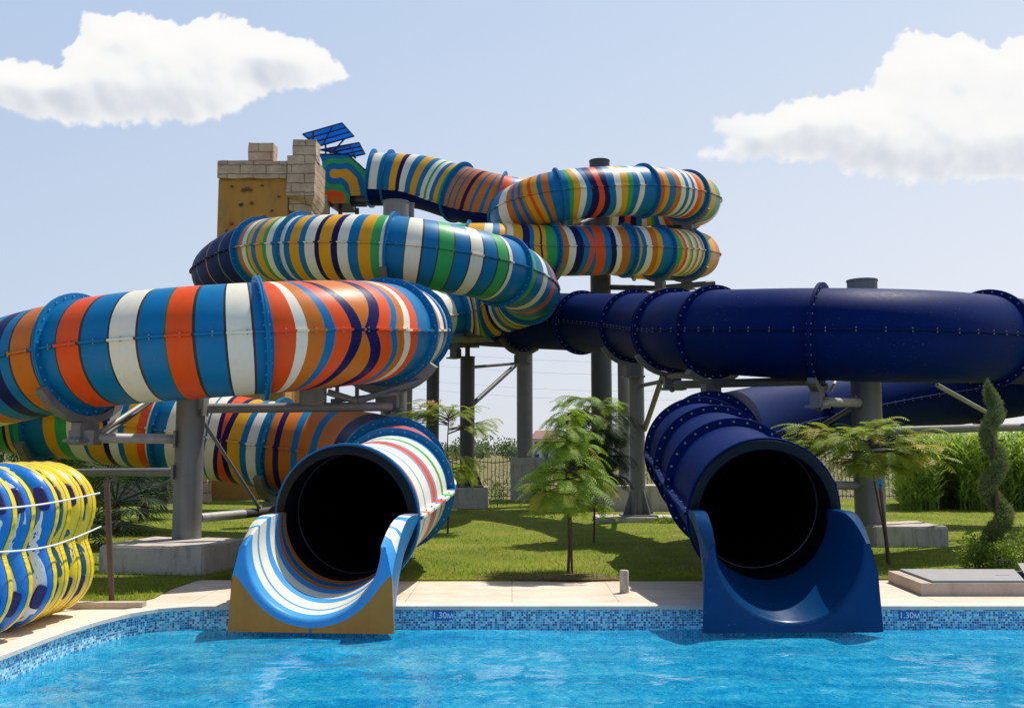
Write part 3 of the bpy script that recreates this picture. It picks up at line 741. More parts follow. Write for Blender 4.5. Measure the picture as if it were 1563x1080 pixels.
# parapet: irregular edges through noise-displaced subdivided blocks
def rough_block(name, x0, x1, y0, y1, z0, z1, parent, mat, amp=0.035, bot=None):
    bm = bmesh.new(); bmesh.ops.create_cube(bm, size=1)
    bmesh.ops.subdivide_edges(bm, edges=bm.edges[:], cuts=9, use_grid_fill=True)
    for v in bm.verts:
        q = V((x0+(v.co.x+.5)*(x1-x0), y0+(v.co.y+.5)*(y1-y0), z0+(v.co.z+.5)*(z1-z0)))
        if bot and v.co.z < -0.3: q += V(bot(v.co))
        q += V([mnoise.noise(q*2.2+V((k*17, 3, 1))) for k in range(3)])*amp
        v.co = q
    mb = MB(); mb.v = [tuple(v.co) for v in bm.verts]; bm.verts.index_update()
    for f in bm.faces: mb.f.append(tuple(v.index for v in f.verts)); mb.m.append(0)
    bm.free(); return mb.build(name, mat, parent, smooth=40, boxuv=True)
rough_block('parapet_wall', xl, xr-1.0, TY-0.12, TY+1.6, tz(273), tz(247), tower, M['stone'])
rough_block('corner_wall', xp, xr, TY-0.18, TY+1.7, tz(327), tz(240), tower, M['stone'], 0.04, bot=lambda c: (-0.15*(c.x+.5) if c.x > 0 else 0, 0.35*(0.5-c.y) if c.y < 0 else 0, 0.05-0.3*(c.x)))
rough_block('merlon', tx(371), tx(410), TY+0.5, TY+1.1, tz(250, TY+.5), tz(218, TY+.5), tower, M['stone'], 0.02)
rough_block('merlon', tx(447), tx(482), TY-0.16, TY+0.6, tz(244), tz(215), tower, M['stone'], 0.03)
mb = MB(); mb.box(((xl+xp)/2, TY-0.02+0.12, (tz(273)+0.0)/2), (xp-xl-0.02, 0.12, tz(273)-0.04)); mb.build('climbing_panel', M['panel'], tower)
holdc = {'red': simple('red_hold', (0.5, 0.03, 0.03)), 'navy': simple('navy_hold', (0.02, 0.05, 0.12)), 'brown': simple('brown_hold', (0.16, 0.07, 0.03))}
for (hx, hy, hc, hs) in ((354, 284, 'brown', .10), (400, 283, 'brown', .10), (371, 290, 'brown', .13), (377, 288, 'brown', .12), (383, 290, 'brown', .1), (368, 312, 'navy', .12), (384, 310, 'brown', .11), (353, 341, 'red', .13), (415, 322, 'brown', .08), (345, 352, 'brown', .08), (404, 330, 'brown', .07), (390, 350, 'red', .07), (425, 300, 'brown', .08)):
    p = at(hx, hy, TY-0.02); bm = bmesh.new(); bmesh.ops.create_icosphere(bm, subdivisions=2, radius=hs*0.6)
    for v in bm.verts: v.co = V((v.co.x, v.co.y*0.6, v.co.z*0.8))*(1+0.5*mnoise.noise(v.co*12+V((hx, hy, 0)))) + p
    mb = MB(); mb.v = [tuple(v.co) for v in bm.verts]; bm.verts.index_update()
    for f in bm.faces: mb.f.append(tuple(v.index for v in f.verts)); mb.m.append(0)
    bm.free(); mb.build('climbing_hold', holdc[hc], tower, smooth=60)
rough_block('side_buttress', tx(494, 37), tx(505, 37), 36.2, 36.9, 0, tz(300, 36.5), tower, M['curb'], 0.02)

# entry box of the striped slide (painted side wall)
zp = [(280,390),(545,385),(700,525),(800,525),(800,775),(565,775),(565,840),(400,840),(310,780),(310,460)]
def seg_d(p, poly):
    d = 1e9
    for (x0, y0), (x1, y1) in zip(poly[:-1], poly[1:]):
        vx, vy = x1-x0, y1-y0; t = max(0, min(1, ((p[0]-x0)*vx+(p[1]-y0)*vy)/(vx*vx+vy*vy))); d = min(d, math.hypot(p[0]-x0-t*vx, p[1]-y0-t*vy))
    return d
def inside(p, poly):
    r = False; n = len(poly)
    for i in range(n):
        x0, y0 = poly[i]; x1, y1 = poly[(i+1) % n]
        if (y0 > p[1]) != (y1 > p[1]) and p[0] < (x1-x0)*(p[1]-y0)/(y1-y0)+x0: r = not r
    return r
keysE = ['Y', 'B', 'G', 'N', 'O', 'T']
mb = MB(); st = 7.0; EY = 36.3
for i in range(76):
    for j in range(68):
        a = (276+i*st, 380+j*st); c_ = (a[0]+st/2, a[1]+st/2)
        if not inside(c_, zp): continue
        d = seg_d(c_, [(425,570),(520,570),(590,630),(625,760)]) + 5*math.sin(c_[0]*.03)
        q = 'Y' if d < 42 else 'B' if d < 98 else 'G' if d < 140 else 'B'
        if c_[1] > 660 and c_[0] < 560:
            e = ((c_[0]-415)/115)**2+((c_[1]-800)/80)**2
            q = 'O' if e < 1 and c_[1] < 780 else 'T' if e < 1 else 'G' if e < 1.8 else q
        if seg_d(c_, zp[:4]) < 14: q = 'N'
        P = [at(440+x/6, 170+y/6, EY) for x, y in (a, (a[0]+st, a[1]), (a[0]+st, a[1]+st), (a[0], a[1]+st))]
        mb.add([tuple(p) for p in P], [(3,2,1,0)], keysE.index(q))
mb.build('entry_box_side', [M[k] for k in keysE], slide1)
mb = MB(); pts = [at(440+x/6, 170+y/6, EY+0.03) for x, y in zp]; mb.poly_prism(pts, (0, 1.5, 0)); mb.build('entry_box_body', M['N'], slide1)
# steel legs under the entry
c = column('short dark post pair under the slide entry beside the tower', 513, 0.2, at(513, 312, 37).z, 37, 0.16, None, 'steel_d', name='entry_post')
pipe(c, [at(545, 690, 37), at(545, 318, 37)], 0.08, 'steel_d', 'support_leg'); pipe(c, [at(500, 312, 36.9), at(560, 312, 36.9)], 0.1, 'steel_d', 'cross_beam')
# two tilted blue sunshades
def tinted():
    m, nt, out = newmat('blue_polycarbonate'); pos = geo_pos(nt); n = noise(nt, pos, 2, 5)
    cc = mixc(nt, n, (0.015, 0.30, 0.72), (0.03, 0.40, 0.85))
    p = N(nt, 'ShaderNodeBsdfPrincipled'); link(nt, cc, p.inputs['Base Color']); p.inputs['Roughness'].default_value = 0.3
    t = N(nt, 'ShaderNodeBsdfTranslucent'); link(nt, cc, t.inputs['Color']); mx = N(nt, 'ShaderNodeMixShader'); mx.inputs[0].default_value = 0.55
    link(nt, p.outputs[0], mx.inputs[1]); link(nt, t.outputs[0], mx.inputs[2]); link(nt, mx.outputs[0], out.inputs[0]); return m
M['poly'] = tinted(); M['poly_frame'] = simple('navy_frame', (0.012, 0.03, 0.10), 0.5)
def shade(label, q, posts, Y0, Y1):
    A, B, C_, D = [at(*q[0], Y0), at(*q[1], Y0), at(*q[2], Y1), at(*q[3], Y1)]
    root = thing('sunshade', label, 'sunshade', (A+C_)/2, 'blue sunshades on the tower')
    mb = MB(); nrm = (B-A).cross(D-A).normalized()*0.012
    mb.poly_prism([A, B, C_, D], nrm); mb.build('shade_panel', M['poly'], root)
    mb = MB()
    for k in range(4):
        f = k/3; mb.tube([A.lerp(D, f)+nrm*-2.5, B.lerp(C_, f)+nrm*-2.5], 0.028, 6)
    mb.tube([A-nrm*2.5, D-nrm*2.5], 0.028, 6); mb.tube([B-nrm*2.5, C_-nrm*2.5], 0.028, 6)
    mb.tube([D.lerp(C_, 0.15)-nrm*3, A.lerp(B, 0.75)-nrm*3], 0.028, 6)
    mb.build('shade_frame', M['poly_frame'], root)
    for (p0, p1, Y) in posts: pipe(root, [at(*p0, Y), at(*p1, Y)], 0.035, 'poly_frame', 'post', 8)
shade('larger blue sunshade panel tilted highest above the tower', [(462,204),(522,187),(540,207),(484,223)], [((478,200),(478,216),36.2), ((497,219),(497,238),37), ((526,212),(506,234),37)], 36.0, 37.4)
shade('lower blue sunshade panel above the painted slide entry', [(489,228),(548,217),(557,234),(540,238)], [((504,225),(504,240),37), ((522,225),(506,238),37.6), ((538,236),(543,242),38)], 37.0, 38.3)

# ------------------------------------------------------------------ ground, deck, pool
def lawn_mat():
    m, nt, out = newmat('lawn_turf'); pos = geo_pos(nt)
    n1 = noise(nt, pos, 0.55, 6, 0.6); n2 = noise(nt, pos, 9, 6, 0.7); n3 = noise(nt, mapping(nt, pos, (70, 22, 1)), 1, 3, 0.6)
    cc = mixc(nt, ramp(nt, n1, [(0.35, (0,0,0)), (0.68, (1,1,1))]).outputs[0], (0.11, 0.20, 0.015), (0.29, 0.33, 0.035))
    cc = mixc(nt, math_(nt, 'MULTIPLY', n2, 0.8), cc, (0.10, 0.135, 0.014)); cc = mixc(nt, math_(nt, 'MULTIPLY', ramp(nt, n3, [(0.45, (0,0,0)), (0.7, (1,1,1))]).outputs[0], 0.5), cc, (0.40, 0.38, 0.09))
    wp = noise(nt, pos, 0.8, 5, 0.65, 0.6); cc = mixc(nt, math_(nt, 'MULTIPLY', ramp(nt, wp, [(0.48, (0,0,0)), (0.66, (1,1,1))]).outputs[0], 0.5), cc, (0.30, 0.25, 0.075))
    princ(nt, out, cc, 0.95, spec=0.1, bump=math_(nt, 'ADD', n2, n3), bstr=0.8, bdist=0.04); return m
M['lawn'] = lawn_mat()
def field_mat():
    m, nt, out = newmat('dry_field'); pos = geo_pos(nt)
    n1 = noise(nt, pos, 0.09, 7, 0.65); n2 = noise(nt, pos, 2.0, 6, 0.7)
    cc = mixc(nt, ramp(nt, n1, [(0.38, (0,0,0)), (0.62, (1,1,1))]).outputs[0], (0.24, 0.20, 0.095), (0.14, 0.16, 0.055))
    cc = mixc(nt, math_(nt, 'MULTIPLY', n2, 0.6), cc, (0.15, 0.12, 0.06)); princ(nt, out, cc, 0.95, spec=0.1, bump=n2, bstr=0.8, bdist=0.1); return m
M['field'] = field_mat()
def deck_mat():
    m, nt, out = newmat('deck_stone'); pos = geo_pos(nt)
    br = N(nt, 'ShaderNodeTexBrick'); br.offset = 0.0; br.inputs['Scale'].default_value = 1; br.inputs['Brick Width'].default_value = 1.15; br.inputs['Row Height'].default_value = 0.62
    br.inputs['Mortar Size'].default_value = 0.004; br.inputs['Color1'].default_value = (0.74, 0.63, 0.52, 1); br.inputs['Color2'].default_value = (0.70, 0.595, 0.49, 1); br.inputs['Mortar'].default_value = (0.30, 0.25, 0.2, 1)
    link(nt, pos, br.inputs['Vector'])
    n1 = noise(nt, pos, 1.3, 7, 0.65); n2 = noise(nt, pos, 22, 6, 0.7); n3 = noise(nt, mapping(nt, pos, (1, 3, 1)), 1.1, 5, 0.6)
    cc = mixc(nt, 0.7, br.outputs['Color'], ramp(nt, n1, [(0.3, (0.78, 0.72, 0.66)), (0.65, (1.08, 1.06, 1.03))]).outputs[0], 'MULTIPLY')
    cc = mixc(nt, 0.5, cc, ramp(nt, n2, [(0.3, (0.8, 0.78, 0.75)), (0.6, (1.04, 1.04, 1.04))]).outputs[0], 'MULTIPLY')
    cc = mixc(nt, math_(nt, 'MULTIPLY', ramp(nt, n3, [(0.54, (0,0,0)), (0.72, (1,1,1))]).outputs[0], 0.5), cc, (0.30, 0.21, 0.13))
    princ(nt, out, cc, 0.8, spec=0.25, bump=n2, bstr=0.25, bdist=0.005); return m
M['deck'] = deck_mat()
M['coping'] = concrete('pale_coping', (0.68, 0.62, 0.54), 0.12)
def mosaic(name, cols, tile=0.025, wave=0.0):
    m, nt, out = newmat(name); uv = uvc(nt); vec = uv
    if wave:
        nz = N(nt, 'ShaderNodeTexNoise'); nz.inputs['Scale'].default_value = 4.5; nz.inputs['Detail'].default_value = 3; link(nt, uv, nz.inputs['Vector'])
        sc = N(nt, 'ShaderNodeVectorMath', operation='SCALE'); sc.inputs['Scale'].default_value = wave; link(nt, nz.outputs['Color'], sc.inputs[0])
        ad = N(nt, 'ShaderNodeVectorMath', operation='ADD'); link(nt, uv, ad.inputs[0]); link(nt, sc.outputs[0], ad.inputs[1]); vec = ad.outputs[0]
    sv = N(nt, 'ShaderNodeVectorMath', operation='SCALE'); sv.inputs['Scale'].default_value = 1/tile; link(nt, vec, sv.inputs[0])
    fl = N(nt, 'ShaderNodeVectorMath', operation='FLOOR'); link(nt, sv.outputs[0], fl.inputs[0])
    fr = N(nt, 'ShaderNodeVectorMath', operation='FRACTION'); link(nt, sv.outputs[0], fr.inputs[0])
    wn = N(nt, 'ShaderNodeTexWhiteNoise', noise_dimensions='2D'); link(nt, fl.outputs[0], wn.inputs['Vector'])
    cc = ramp(nt, wn.outputs['Value'], cols, 'CONSTANT').outputs[0]
    sx = N(nt, 'ShaderNodeSeparateXYZ'); link(nt, fr.outputs[0], sx.inputs[0])
    e = math_(nt, 'MINIMUM', math_(nt, 'MINIMUM', sx.outputs[0], math_(nt, 'SUBTRACT', 1, sx.outputs[0])), math_(nt, 'MINIMUM', sx.outputs[1], math_(nt, 'SUBTRACT', 1, sx.outputs[1])))
    g = math_(nt, 'LESS_THAN', e, 0.075); cc = mixc(nt, g, cc, (0.50, 0.63, 0.69))
    princ(nt, out, cc, 0.25, spec=0.5); return m
M['tile'] = mosaic('pool_wall_mosaic', [(0.0, (0.012, 0.10, 0.25)), (0.22, (0.05, 0.32, 0.52)), (0.50, (0.22, 0.58, 0.70)), (0.72, (0.48, 0.76, 0.81)), (0.92, (0.03, 0.19, 0.38))])
def pool_floor():
    m, nt, out = newmat('pool_floor_mosaic'); pos = geo_pos(nt)
    nz = noise(nt, pos, 2.2, 3, 0.5)
    vw = N(nt, 'ShaderNodeTexWhiteNoise', noise_dimensions='2D')
    sv = N(nt, 'ShaderNodeVectorMath', operation='SCALE'); sv.inputs['Scale'].default_value = 14; link(nt, pos, sv.inputs[0])
    fl = N(nt, 'ShaderNodeVectorMath', operation='FLOOR'); link(nt, sv.outputs[0], fl.inputs[0]); link(nt, fl.outputs[0], vw.inputs['Vector'])
    cc = mixc(nt, nz, (0.05, 0.42, 0.76), (0.12, 0.58, 0.88))  # soft light and dark mottling puts caustic light into the floor colour
    cc = mixc(nt, math_(nt, 'MULTIPLY', vw.outputs['Value'], 0.5), cc, (0.03, 0.30, 0.66))
    princ(nt, out, cc, 0.5, spec=0.2); return m
M['pfloor'] = pool_floor()
def water_mat():
    m, nt, out = newmat('pool_water'); pos = geo_pos(nt)
    n1 = noise(nt, mapping(nt, pos, (2.2, 2.8, 1)), 1.0, 3, 0.5, 0.8); n2 = noise(nt, mapping(nt, pos, (14, 11, 1)), 1.0, 3, 0.5, 0.6)
    b = N(nt, 'ShaderNodeBump'); b.inputs['Strength'].default_value = 0.22; b.inputs['Distance'].default_value = 0.03
    link(nt, math_(nt, 'MULTIPLY_ADD', n2, 0.18, n1), b.inputs['Height'])
    tr = N(nt, 'ShaderNodeBsdfTransparent'); tr.inputs[0].default_value = (0.55, 0.93, 0.99, 1)
    # light scattered by water and wavering mosaic, with caustic squiggles, painted into diffuse colour
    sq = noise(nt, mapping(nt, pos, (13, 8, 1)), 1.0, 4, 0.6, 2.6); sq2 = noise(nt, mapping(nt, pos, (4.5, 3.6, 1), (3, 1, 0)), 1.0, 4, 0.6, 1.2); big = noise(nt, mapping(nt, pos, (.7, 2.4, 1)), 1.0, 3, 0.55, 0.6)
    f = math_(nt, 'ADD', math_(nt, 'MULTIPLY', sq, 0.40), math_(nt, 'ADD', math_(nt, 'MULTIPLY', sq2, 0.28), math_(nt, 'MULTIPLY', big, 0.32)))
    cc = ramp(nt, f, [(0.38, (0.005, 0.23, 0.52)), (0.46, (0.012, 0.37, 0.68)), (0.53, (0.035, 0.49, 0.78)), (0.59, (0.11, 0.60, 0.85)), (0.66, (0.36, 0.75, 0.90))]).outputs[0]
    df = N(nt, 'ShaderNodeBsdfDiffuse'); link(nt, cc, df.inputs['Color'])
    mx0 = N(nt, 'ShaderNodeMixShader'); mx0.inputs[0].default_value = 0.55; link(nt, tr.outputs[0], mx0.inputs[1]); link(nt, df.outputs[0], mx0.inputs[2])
    gl = N(nt, 'ShaderNodeBsdfGlossy'); gl.inputs['Roughness'].default_value = 0.04; link(nt, b.outputs[0], gl.inputs['Normal'])
    fr = N(nt, 'ShaderNodeFresnel'); fr.inputs['IOR'].default_value = 1.33; link(nt, b.outputs[0], fr.inputs['Normal'])
    mx = N(nt, 'ShaderNodeMixShader'); link(nt, math_(nt, 'MULTIPLY', fr.outputs[0], 1.0), mx.inputs[0]); link(nt, mx0.outputs[0], mx.inputs[1]); link(nt, gl.outputs[0], mx.inputs[2])
    link(nt, mx.outputs[0], out.inputs[0]); return m
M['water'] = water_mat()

def gp(px, py): Y = CAMZ*F/(py-HOR); return at(px, py, Y)
def ground_pt(px, py):
    d = at(px, py, 1.0) - V((0,0,CAMZ)); k = -CAMZ/d.z; return V((d.x*k, k, 0))
pe = [ground_pt(*q) for q in ((0,1000),(60,977),(105,961),(150,947.5),(195,936.5),(240,929),(290,925.5),(340,925))]
PY = pe[-1].y
pool = [V((-4.05, -14, 0)), V((-4.05, 4.5, 0))] + pe + [V((13, PY, 0)), V((13, -14, 0))]  # pool stretched unseen behind the camera for its blue reflections
# deck with a pool-shaped hole
bm = bmesh.new()
outer = [V((-14, -20, 0)), V((20, -20, 0)), V((20, 12.6, 0)), V((-14, 12.6, 0))]
for loop in (outer, pool):
    vs = [bm.verts.new(p) for p in loop]
    for i in range(len(vs)): bm.edges.new((vs[i], vs[(i+1) % len(vs)]))
bmesh.ops.triangle_fill(bm, edges=bm.edges[:], use_beauty=True)
for f in bm.faces:
    if f.normal.z < 0: f.normal_flip()
me = bpy.data.meshes.new('pool_deck'); bm.to_mesh(me); bm.free(); me.materials.append(M['deck'])
o = bpy.data.objects.new('pool_deck', me); col.objects.link(o); struct(o)
# coping strip around the rim (2 cm proud, overhanging 3 cm)
def offset_loop(loop, d):
    out = []; n = len(loop)
    for i in range(n):
        a = (loop[i]-loop[i-1]).normalized(); b = (loop[(i+1) % n]-loop[i]).normalized()
        na = V((-a.y, a.x, 0)); nb = V((-b.y, b.x, 0)); nn = (na+nb).normalized(); k = d/max(0.3, nn.dot(na)); out.append(loop[i]+nn*k)
    return out
lin = offset_loop(pool, -0.03); lout = offset_loop(pool, 0.20)
n = len(pool); mb = MB(); zt_, zb_ = 0.012, -0.03
rows = [[V((p.x, p.y, zb_)) for p in lin], [V((p.x, p.y, zt_-.006)) for p in lin], [V((p.x, p.y, zt_)) for p in offset_loop(pool, -0.02)], [V((p.x, p.y, zt_)) for p in lout], [V((p.x, p.y, -0.01)) for p in lout]]
for a, b in zip(rows[:-1], rows[1:]):
    for i in range(n): j = (i+1) % n; mb.add([a[i], a[j], b[j], b[i]], [(0,1,2,3)])
for i in range(n): j = (i+1) % n; mb.add([rows[0][i], rows[0][j], V((pool[j].x, pool[j].y, zb_)), V((pool[i].x, pool[i].y, zb_))], [(3,2,1,0)])
struct(mb.build('pool_coping', M['coping']))
# walls + floor
mb = MB(); uvs = []; acc = 0
for i in range(n):
    a, b = pool[i], pool[(i+1) % n]; l = (b-a).length
    mb.add([V((a.x, a.y, -1.3)), V((b.x, b.y, -1.3)), V((b.x, b.y, -0.03)), V((a.x, a.y, -0.03))], [(3,2,1,0)])
    uvs += [(acc, -1.3), (acc+l, -1.3), (acc+l, -0.03), (acc, -0.03)]; acc += l
struct(mb.build('pool_wall', M['tile'], uvs=uvs))
mb = MB(); mb.add([V((p.x, p.y, -1.3)) for p in pool], [tuple(range(n))]); struct(mb.build('pool_floor', M['pfloor'], boxuv=True))
# water with real ripples
gx = np.arange(-4.2, 13.0, 0.045); gy = np.concatenate([np.arange(-14.1, 1.4, 0.5), np.arange(1.4, 6.4, 0.12), np.arange(6.4, 10.35, 0.022)])
XX, YY = np.meshgrid(gx, gy); ZZ = np.zeros_like(XX)
rng = np.random.RandomState(3)
for k in range(46):
    lam = 0.14*(9.0**rng.rand()); ang = rng.normal(1.57, 0.7) if k % 3 else rng.rand()*6.28
    kx, ky = math.cos(ang)*2*PI/lam, math.sin(ang)*2*PI/lam
    ph = rng.rand()*6.28; w = 0.9*np.sin(XX*0.9*rng.rand()+ph)+0.9*np.sin(YY*1.3*rng.rand()+ph*2)
    ZZ += 0.0015*lam**1.3*np.sin(kx*XX+ky*YY+ph+w)
verts = np.stack([XX, YY, ZZ-0.218], -1).reshape(-1, 3)
nx, ny = len(gx), len(gy); I = np.arange(nx*ny).reshape(ny, nx)
faces = np.stack([I[:-1, :-1], I[:-1, 1:], I[1:, 1:], I[1:, :-1]], -1).reshape(-1, 4)
# keep only cells inside the pool
pxy = [(p.x, p.y) for p in pool]; cen = verts[faces].mean(1)
keep = np.ones(len(faces), bool)
bord = (cen[:, 0] < -3.0)
for i in np.where(bord)[0]: keep[i] = inside((cen[i, 0], cen[i, 1]), [(x-0.03 if x < 0 else x, y+0.03) for x, y in pxy])
keep &= (cen[:, 1] < PY+0.02)
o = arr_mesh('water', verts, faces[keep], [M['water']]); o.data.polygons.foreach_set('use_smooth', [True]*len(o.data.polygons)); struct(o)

# ground, lawn
mb = MB(); G = -0.05
mb.add([(-4000, -300, G-0.05), (4000, -300, G-0.05), (4000, 6000, G-0.05), (-4000, 6000, G-0.05)], [(0,1,2,3)])
for f in (): pass
o = mb.build('ground', M['field']); struct(o)
# cut: the ground sheet would show under the pool, so it sits below the pool floor there
o.data.clear_geometry()
bm = bmesh.new(); hole = [V((-13.9, -19.9, -0.06)), V((19.9, -19.9, -0.06)), V((19.9, 12.5, -0.06)), V((-13.9, 12.5, -0.06))]
big = [V((-4000, -300, -0.06)), V((4000, -300, -0.06)), V((4000, 6000, -0.06)), V((-4000, 6000, -0.06))]
bv = [bm.verts.new(p) for p in big]; hv = [bm.verts.new(p) for p in hole]
for i in range(4): f = bm.faces.new((bv[i], bv[(i+1) % 4], hv[(i+1) % 4], hv[i]))
bm.to_mesh(o.data); bm.free()
lawn_edge = [ground_pt(*q) for q in ((-160,922),(0,924),(150,929),(200,922),(236,913),(262,899),(300,886),(348,879),(612,886.5),(1060,886.5),(1340,885),(1563,884))]
lp = [V((-14, lawn_edge[0].y, 0))] + lawn_edge + [V((22, lawn_edge[-1].y, 0)), V((22, 34, 0)), V((-22, 34, 0)), V((-22, lawn_edge[0].y, 0))]
lp = [V((-22, lawn_edge[0].y, 0))] + lawn_edge + [V((24, lawn_edge[-1].y, 0)), V((24, 33.6, 0)), V((-22, 33.6, 0))]
mb = MB(); mb.poly_prism([V((p.x, p.y, -0.04)) for p in lp], (0, 0, 0.062)); struct(mb.build('lawn', M['lawn']))
lp2 = [(p.x, p.y) for p in lp]
# grass blades
def blades(num, y0, y1, x0, x1, h0, h1, wd, name, edge=False):
    Y = y0 + (y1-y0)*np.random.rand(num)**1.5; X = x0+(x1-x0)*np.random.rand(num)
    X = X*(Y/y1*0.85+0.15) if not edge else X
    ok = np.array([inside((x, y), lp2) for x, y in zip(X, Y)]); X, Y = X[ok], Y[ok]; m_ = len(X)
    a = np.random.rand(m_)*6.28; h = h0+(h1-h0)*np.random.rand(m_)**1.4; lx = np.random.normal(0, 0.45, m_)*h; ly = np.random.normal(0, 0.45, m_)*h
    w = wd*(0.6+0.8*np.random.rand(m_)); z = np.full(m_, 0.018)
    v = np.stack([np.stack([X-np.cos(a)*w, Y-np.sin(a)*w, z], -1), np.stack([X+np.cos(a)*w, Y+np.sin(a)*w, z], -1), np.stack([X+lx, Y+ly, z+h], -1)], 1).reshape(-1, 3)
    return v
vv = np.concatenate([blades(150000, 10.0, 34, -20, 20, 0.025, 0.065, 0.005, 'g'), blades(26000, 10.0, 13.2, -7, 9.5, 0.03, 0.085, 0.004, 'g', True)])
o = arr_mesh('grass', vv, np.arange(len(vv)).reshape(-1, 3), [M['grass']]); o['kind'] = 'stuff'; o['label'] = 'short sunlit lawn grass growing around the slide columns'; o['category'] = 'grass'
# bare soil round the feathery tree
soil = simple('bare_soil', (0.16, 0.095, 0.05), 0.95, nscale=8, var=0.5, bstr=0.8)
def blob(name, cx, cy, rx, ry, z, mat):
    mb = MB(); n = 40; pts = []
    for k in range(n):
        a = 2*PI*k/n; r = 1+0.35*mnoise.noise(V((math.cos(a)*1.5+cx, math.sin(a)*1.5, cy))); pts.append((cx+rx*r*math.cos(a), cy+ry*r*math.sin(a), z))
    mb.add([(cx, cy, z+0.015)]+pts, [(0, 1+k, 1+(k+1) % n) for k in range(n)]); return struct(mb.build(name, mat))
g = ground_pt(850, 878); blob('soil_patch', g.x, 12.75, 0.95, 0.33, 0.026, soil)

# ------------------------------------------------------------------ vegetation
def frond(mb, base, d, length, droop, pairs, pl, w=0.016, mi=0, lean=0.35):
    p = V(base); d = V(d).normalized(); st = length/pairs
    prev = p.copy()
    for i in range(pairs):
        t = i/pairs; q = p + d*st
        sd = d.cross(V((0,0,1)));
        if sd.length < 1e-3: sd = V((1,0,0))
        sd.normalize(); up = sd.cross(d)
        mb.add([p-sd*0.004, p+sd*0.004, q+sd*0.003, q-sd*0.003], [(0,1,2,3)], mi)
        l = pl*math.sin(PI*(0.15+0.80*t))**0.6*random.uniform(.85, 1.1)
        for s_ in (-1, 1):
            pd = (sd*s_*(1-lean) + d*lean + up*0.05).normalized()
            m1 = p + pd*l*0.5 + d*0.0; e = p + pd*l + V((0,0,-0.22*l))
            wd = d*w
            mb.add([p-wd*0.5, m1-wd, e, m1+wd, p+wd*0.5], [(0,1,3,4), (1,2,3)], mi)
        p = q; d = (d + V((0,0,-droop*st/length*1.6))).normalized()
def mimosa(name, label, X, Y, H, spec, mats, group=None, stake=None, lean=(0,0)):
    root = thing(name, label, 'tree', (X, Y, 0), group)
    tr = MB(); z0 = 0; pts = []
    for k in range(7): f = k/6; pts.append((X+lean[0]*f+0.02*math.sin(f*7), Y+lean[1]*f, H*f))
    tr.tube(pts, [0.021*(1-0.6*k/6) for k in range(7)], 8); 
    cr = MB()
    for (zf, n_, blen, elev, fl, droop, nf, az0, az1, pm) in spec:
        for k in range(n_):
            az = az0+(az1-az0)*(k+random.random()*0.7)/n_; el = elev+random.uniform(-.18, .18)
            z = H*(zf+random.uniform(-.05, .05)); b = V((X+lean[0]*z/H, Y+lean[1]*z/H, z)); l = blen*random.uniform(.75, 1.15)
            d = V((math.cos(az)*math.cos(el), math.sin(az)*math.cos(el), math.sin(el)))
            m1 = b + d*l*0.55; tip = b + d*l + V((0,0,-0.06*l))
            if l > 0.08: tr.tube([b, m1, tip], [0.011, 0.008, 0.004], 5, caps=False)
            for j in range(nf):
                f = 0.35+0.65*(j+1)/nf; q = b.lerp(tip, f); aa = az + random.uniform(-1.0, 1.0)*(1 if j < nf-1 else .3); ee = el*0.5+random.uniform(-.15, .35)
                dd = V((math.cos(aa)*math.cos(ee), math.sin(aa)*math.cos(ee), math.sin(ee)))
                frond(cr, q, dd, fl*random.uniform(.75, 1.2), droop*random.uniform(.8, 1.3), 11, fl*0.30, w=fl*0.028, mi=random.choices(range(len(pm)), pm)[0])
    tr.build('trunk', M['bark'], root, smooth=60); cr.build('crown', [M[k] for k in mats], root)
    return root
TAU = 2*PI
g = at(866, 690, 13.1)
t = mimosa('mimosa_tree', 'small feathery tree with yellowing fronds on the lawn between both slide exits', g.x, 13.1, 2.12, [
   (0.99, 8, 0.06, 0.7, 0.26, 0.9, 3, 0, TAU, (1,0)), (0.92, 9, 0.16, 0.4, 0.30, 0.9, 4, 0, TAU, (1,0)), (0.84, 8, 0.24, 0.25, 0.33, 1.0, 4, 0, TAU, (1,0)), (0.76, 8, 0.30, 0.15, 0.34, 1.0, 5, 0, TAU, (14,1)), (0.68, 9, 0.36, 0.1, 0.35, 1.1, 5, 0, TAU, (9,1)),
   (0.60, 10, 0.46, 0.05, 0.38, 0.9, 5, 0, TAU, (1,0)), (0.52, 10, 0.50, 0.05, 0.38, 0.9, 5, 0, TAU, (9,1)), (0.46, 7, 0.36, 0.0, 0.38, 1.2, 4, 0, TAU, (1,0))], ['mimosa', 'mimosa_y'])
mb = MB(); mb.tube([(g.x+0.05, 13.05, 0), (g.x+0.03, 13.05, 0.85)], 0.016, 8); mb.build('stake', M['post'], t)
g = at(1340, 690, 14.2)
t = mimosa('mimosa_tree', 'wide flat topped feathery tree with blue ribbon at its stake right of the navy exit', g.x+.12, 14.3, 1.80, [
   (1.0, 10, 0.35, 0.5, 0.36, .6, 5, 0, TAU, (8,1)), (0.96, 15, 0.72, 0.28, 0.42, .5, 6, 0, TAU, (8,1)), (0.92, 15, 1.02, 0.16, 0.42, .55, 7, 2.3, 4.0, (8,1)), (0.90, 11, 0.82, 0.06, 0.42, .6, 6, -1.2, 1.2, (8,2)), (0.84, 14, 0.5, 0.06, 0.38, .8, 5, 0, TAU, (8,1)), (0.80, 8, 0.3, 0.1, 0.34, .9, 4, 0, TAU, (8,2))], ['mimosa_p', 'mimosa_y'], lean=(-0.2, 0))
mb = MB(); mb.tube([at(1358, 862, 13.95), at(1342, 732, 14.0)], 0.022, 8); stk = mb.build('stake', M['post'], t)
mb = MB(); q = at(1343, 735, 13.96)
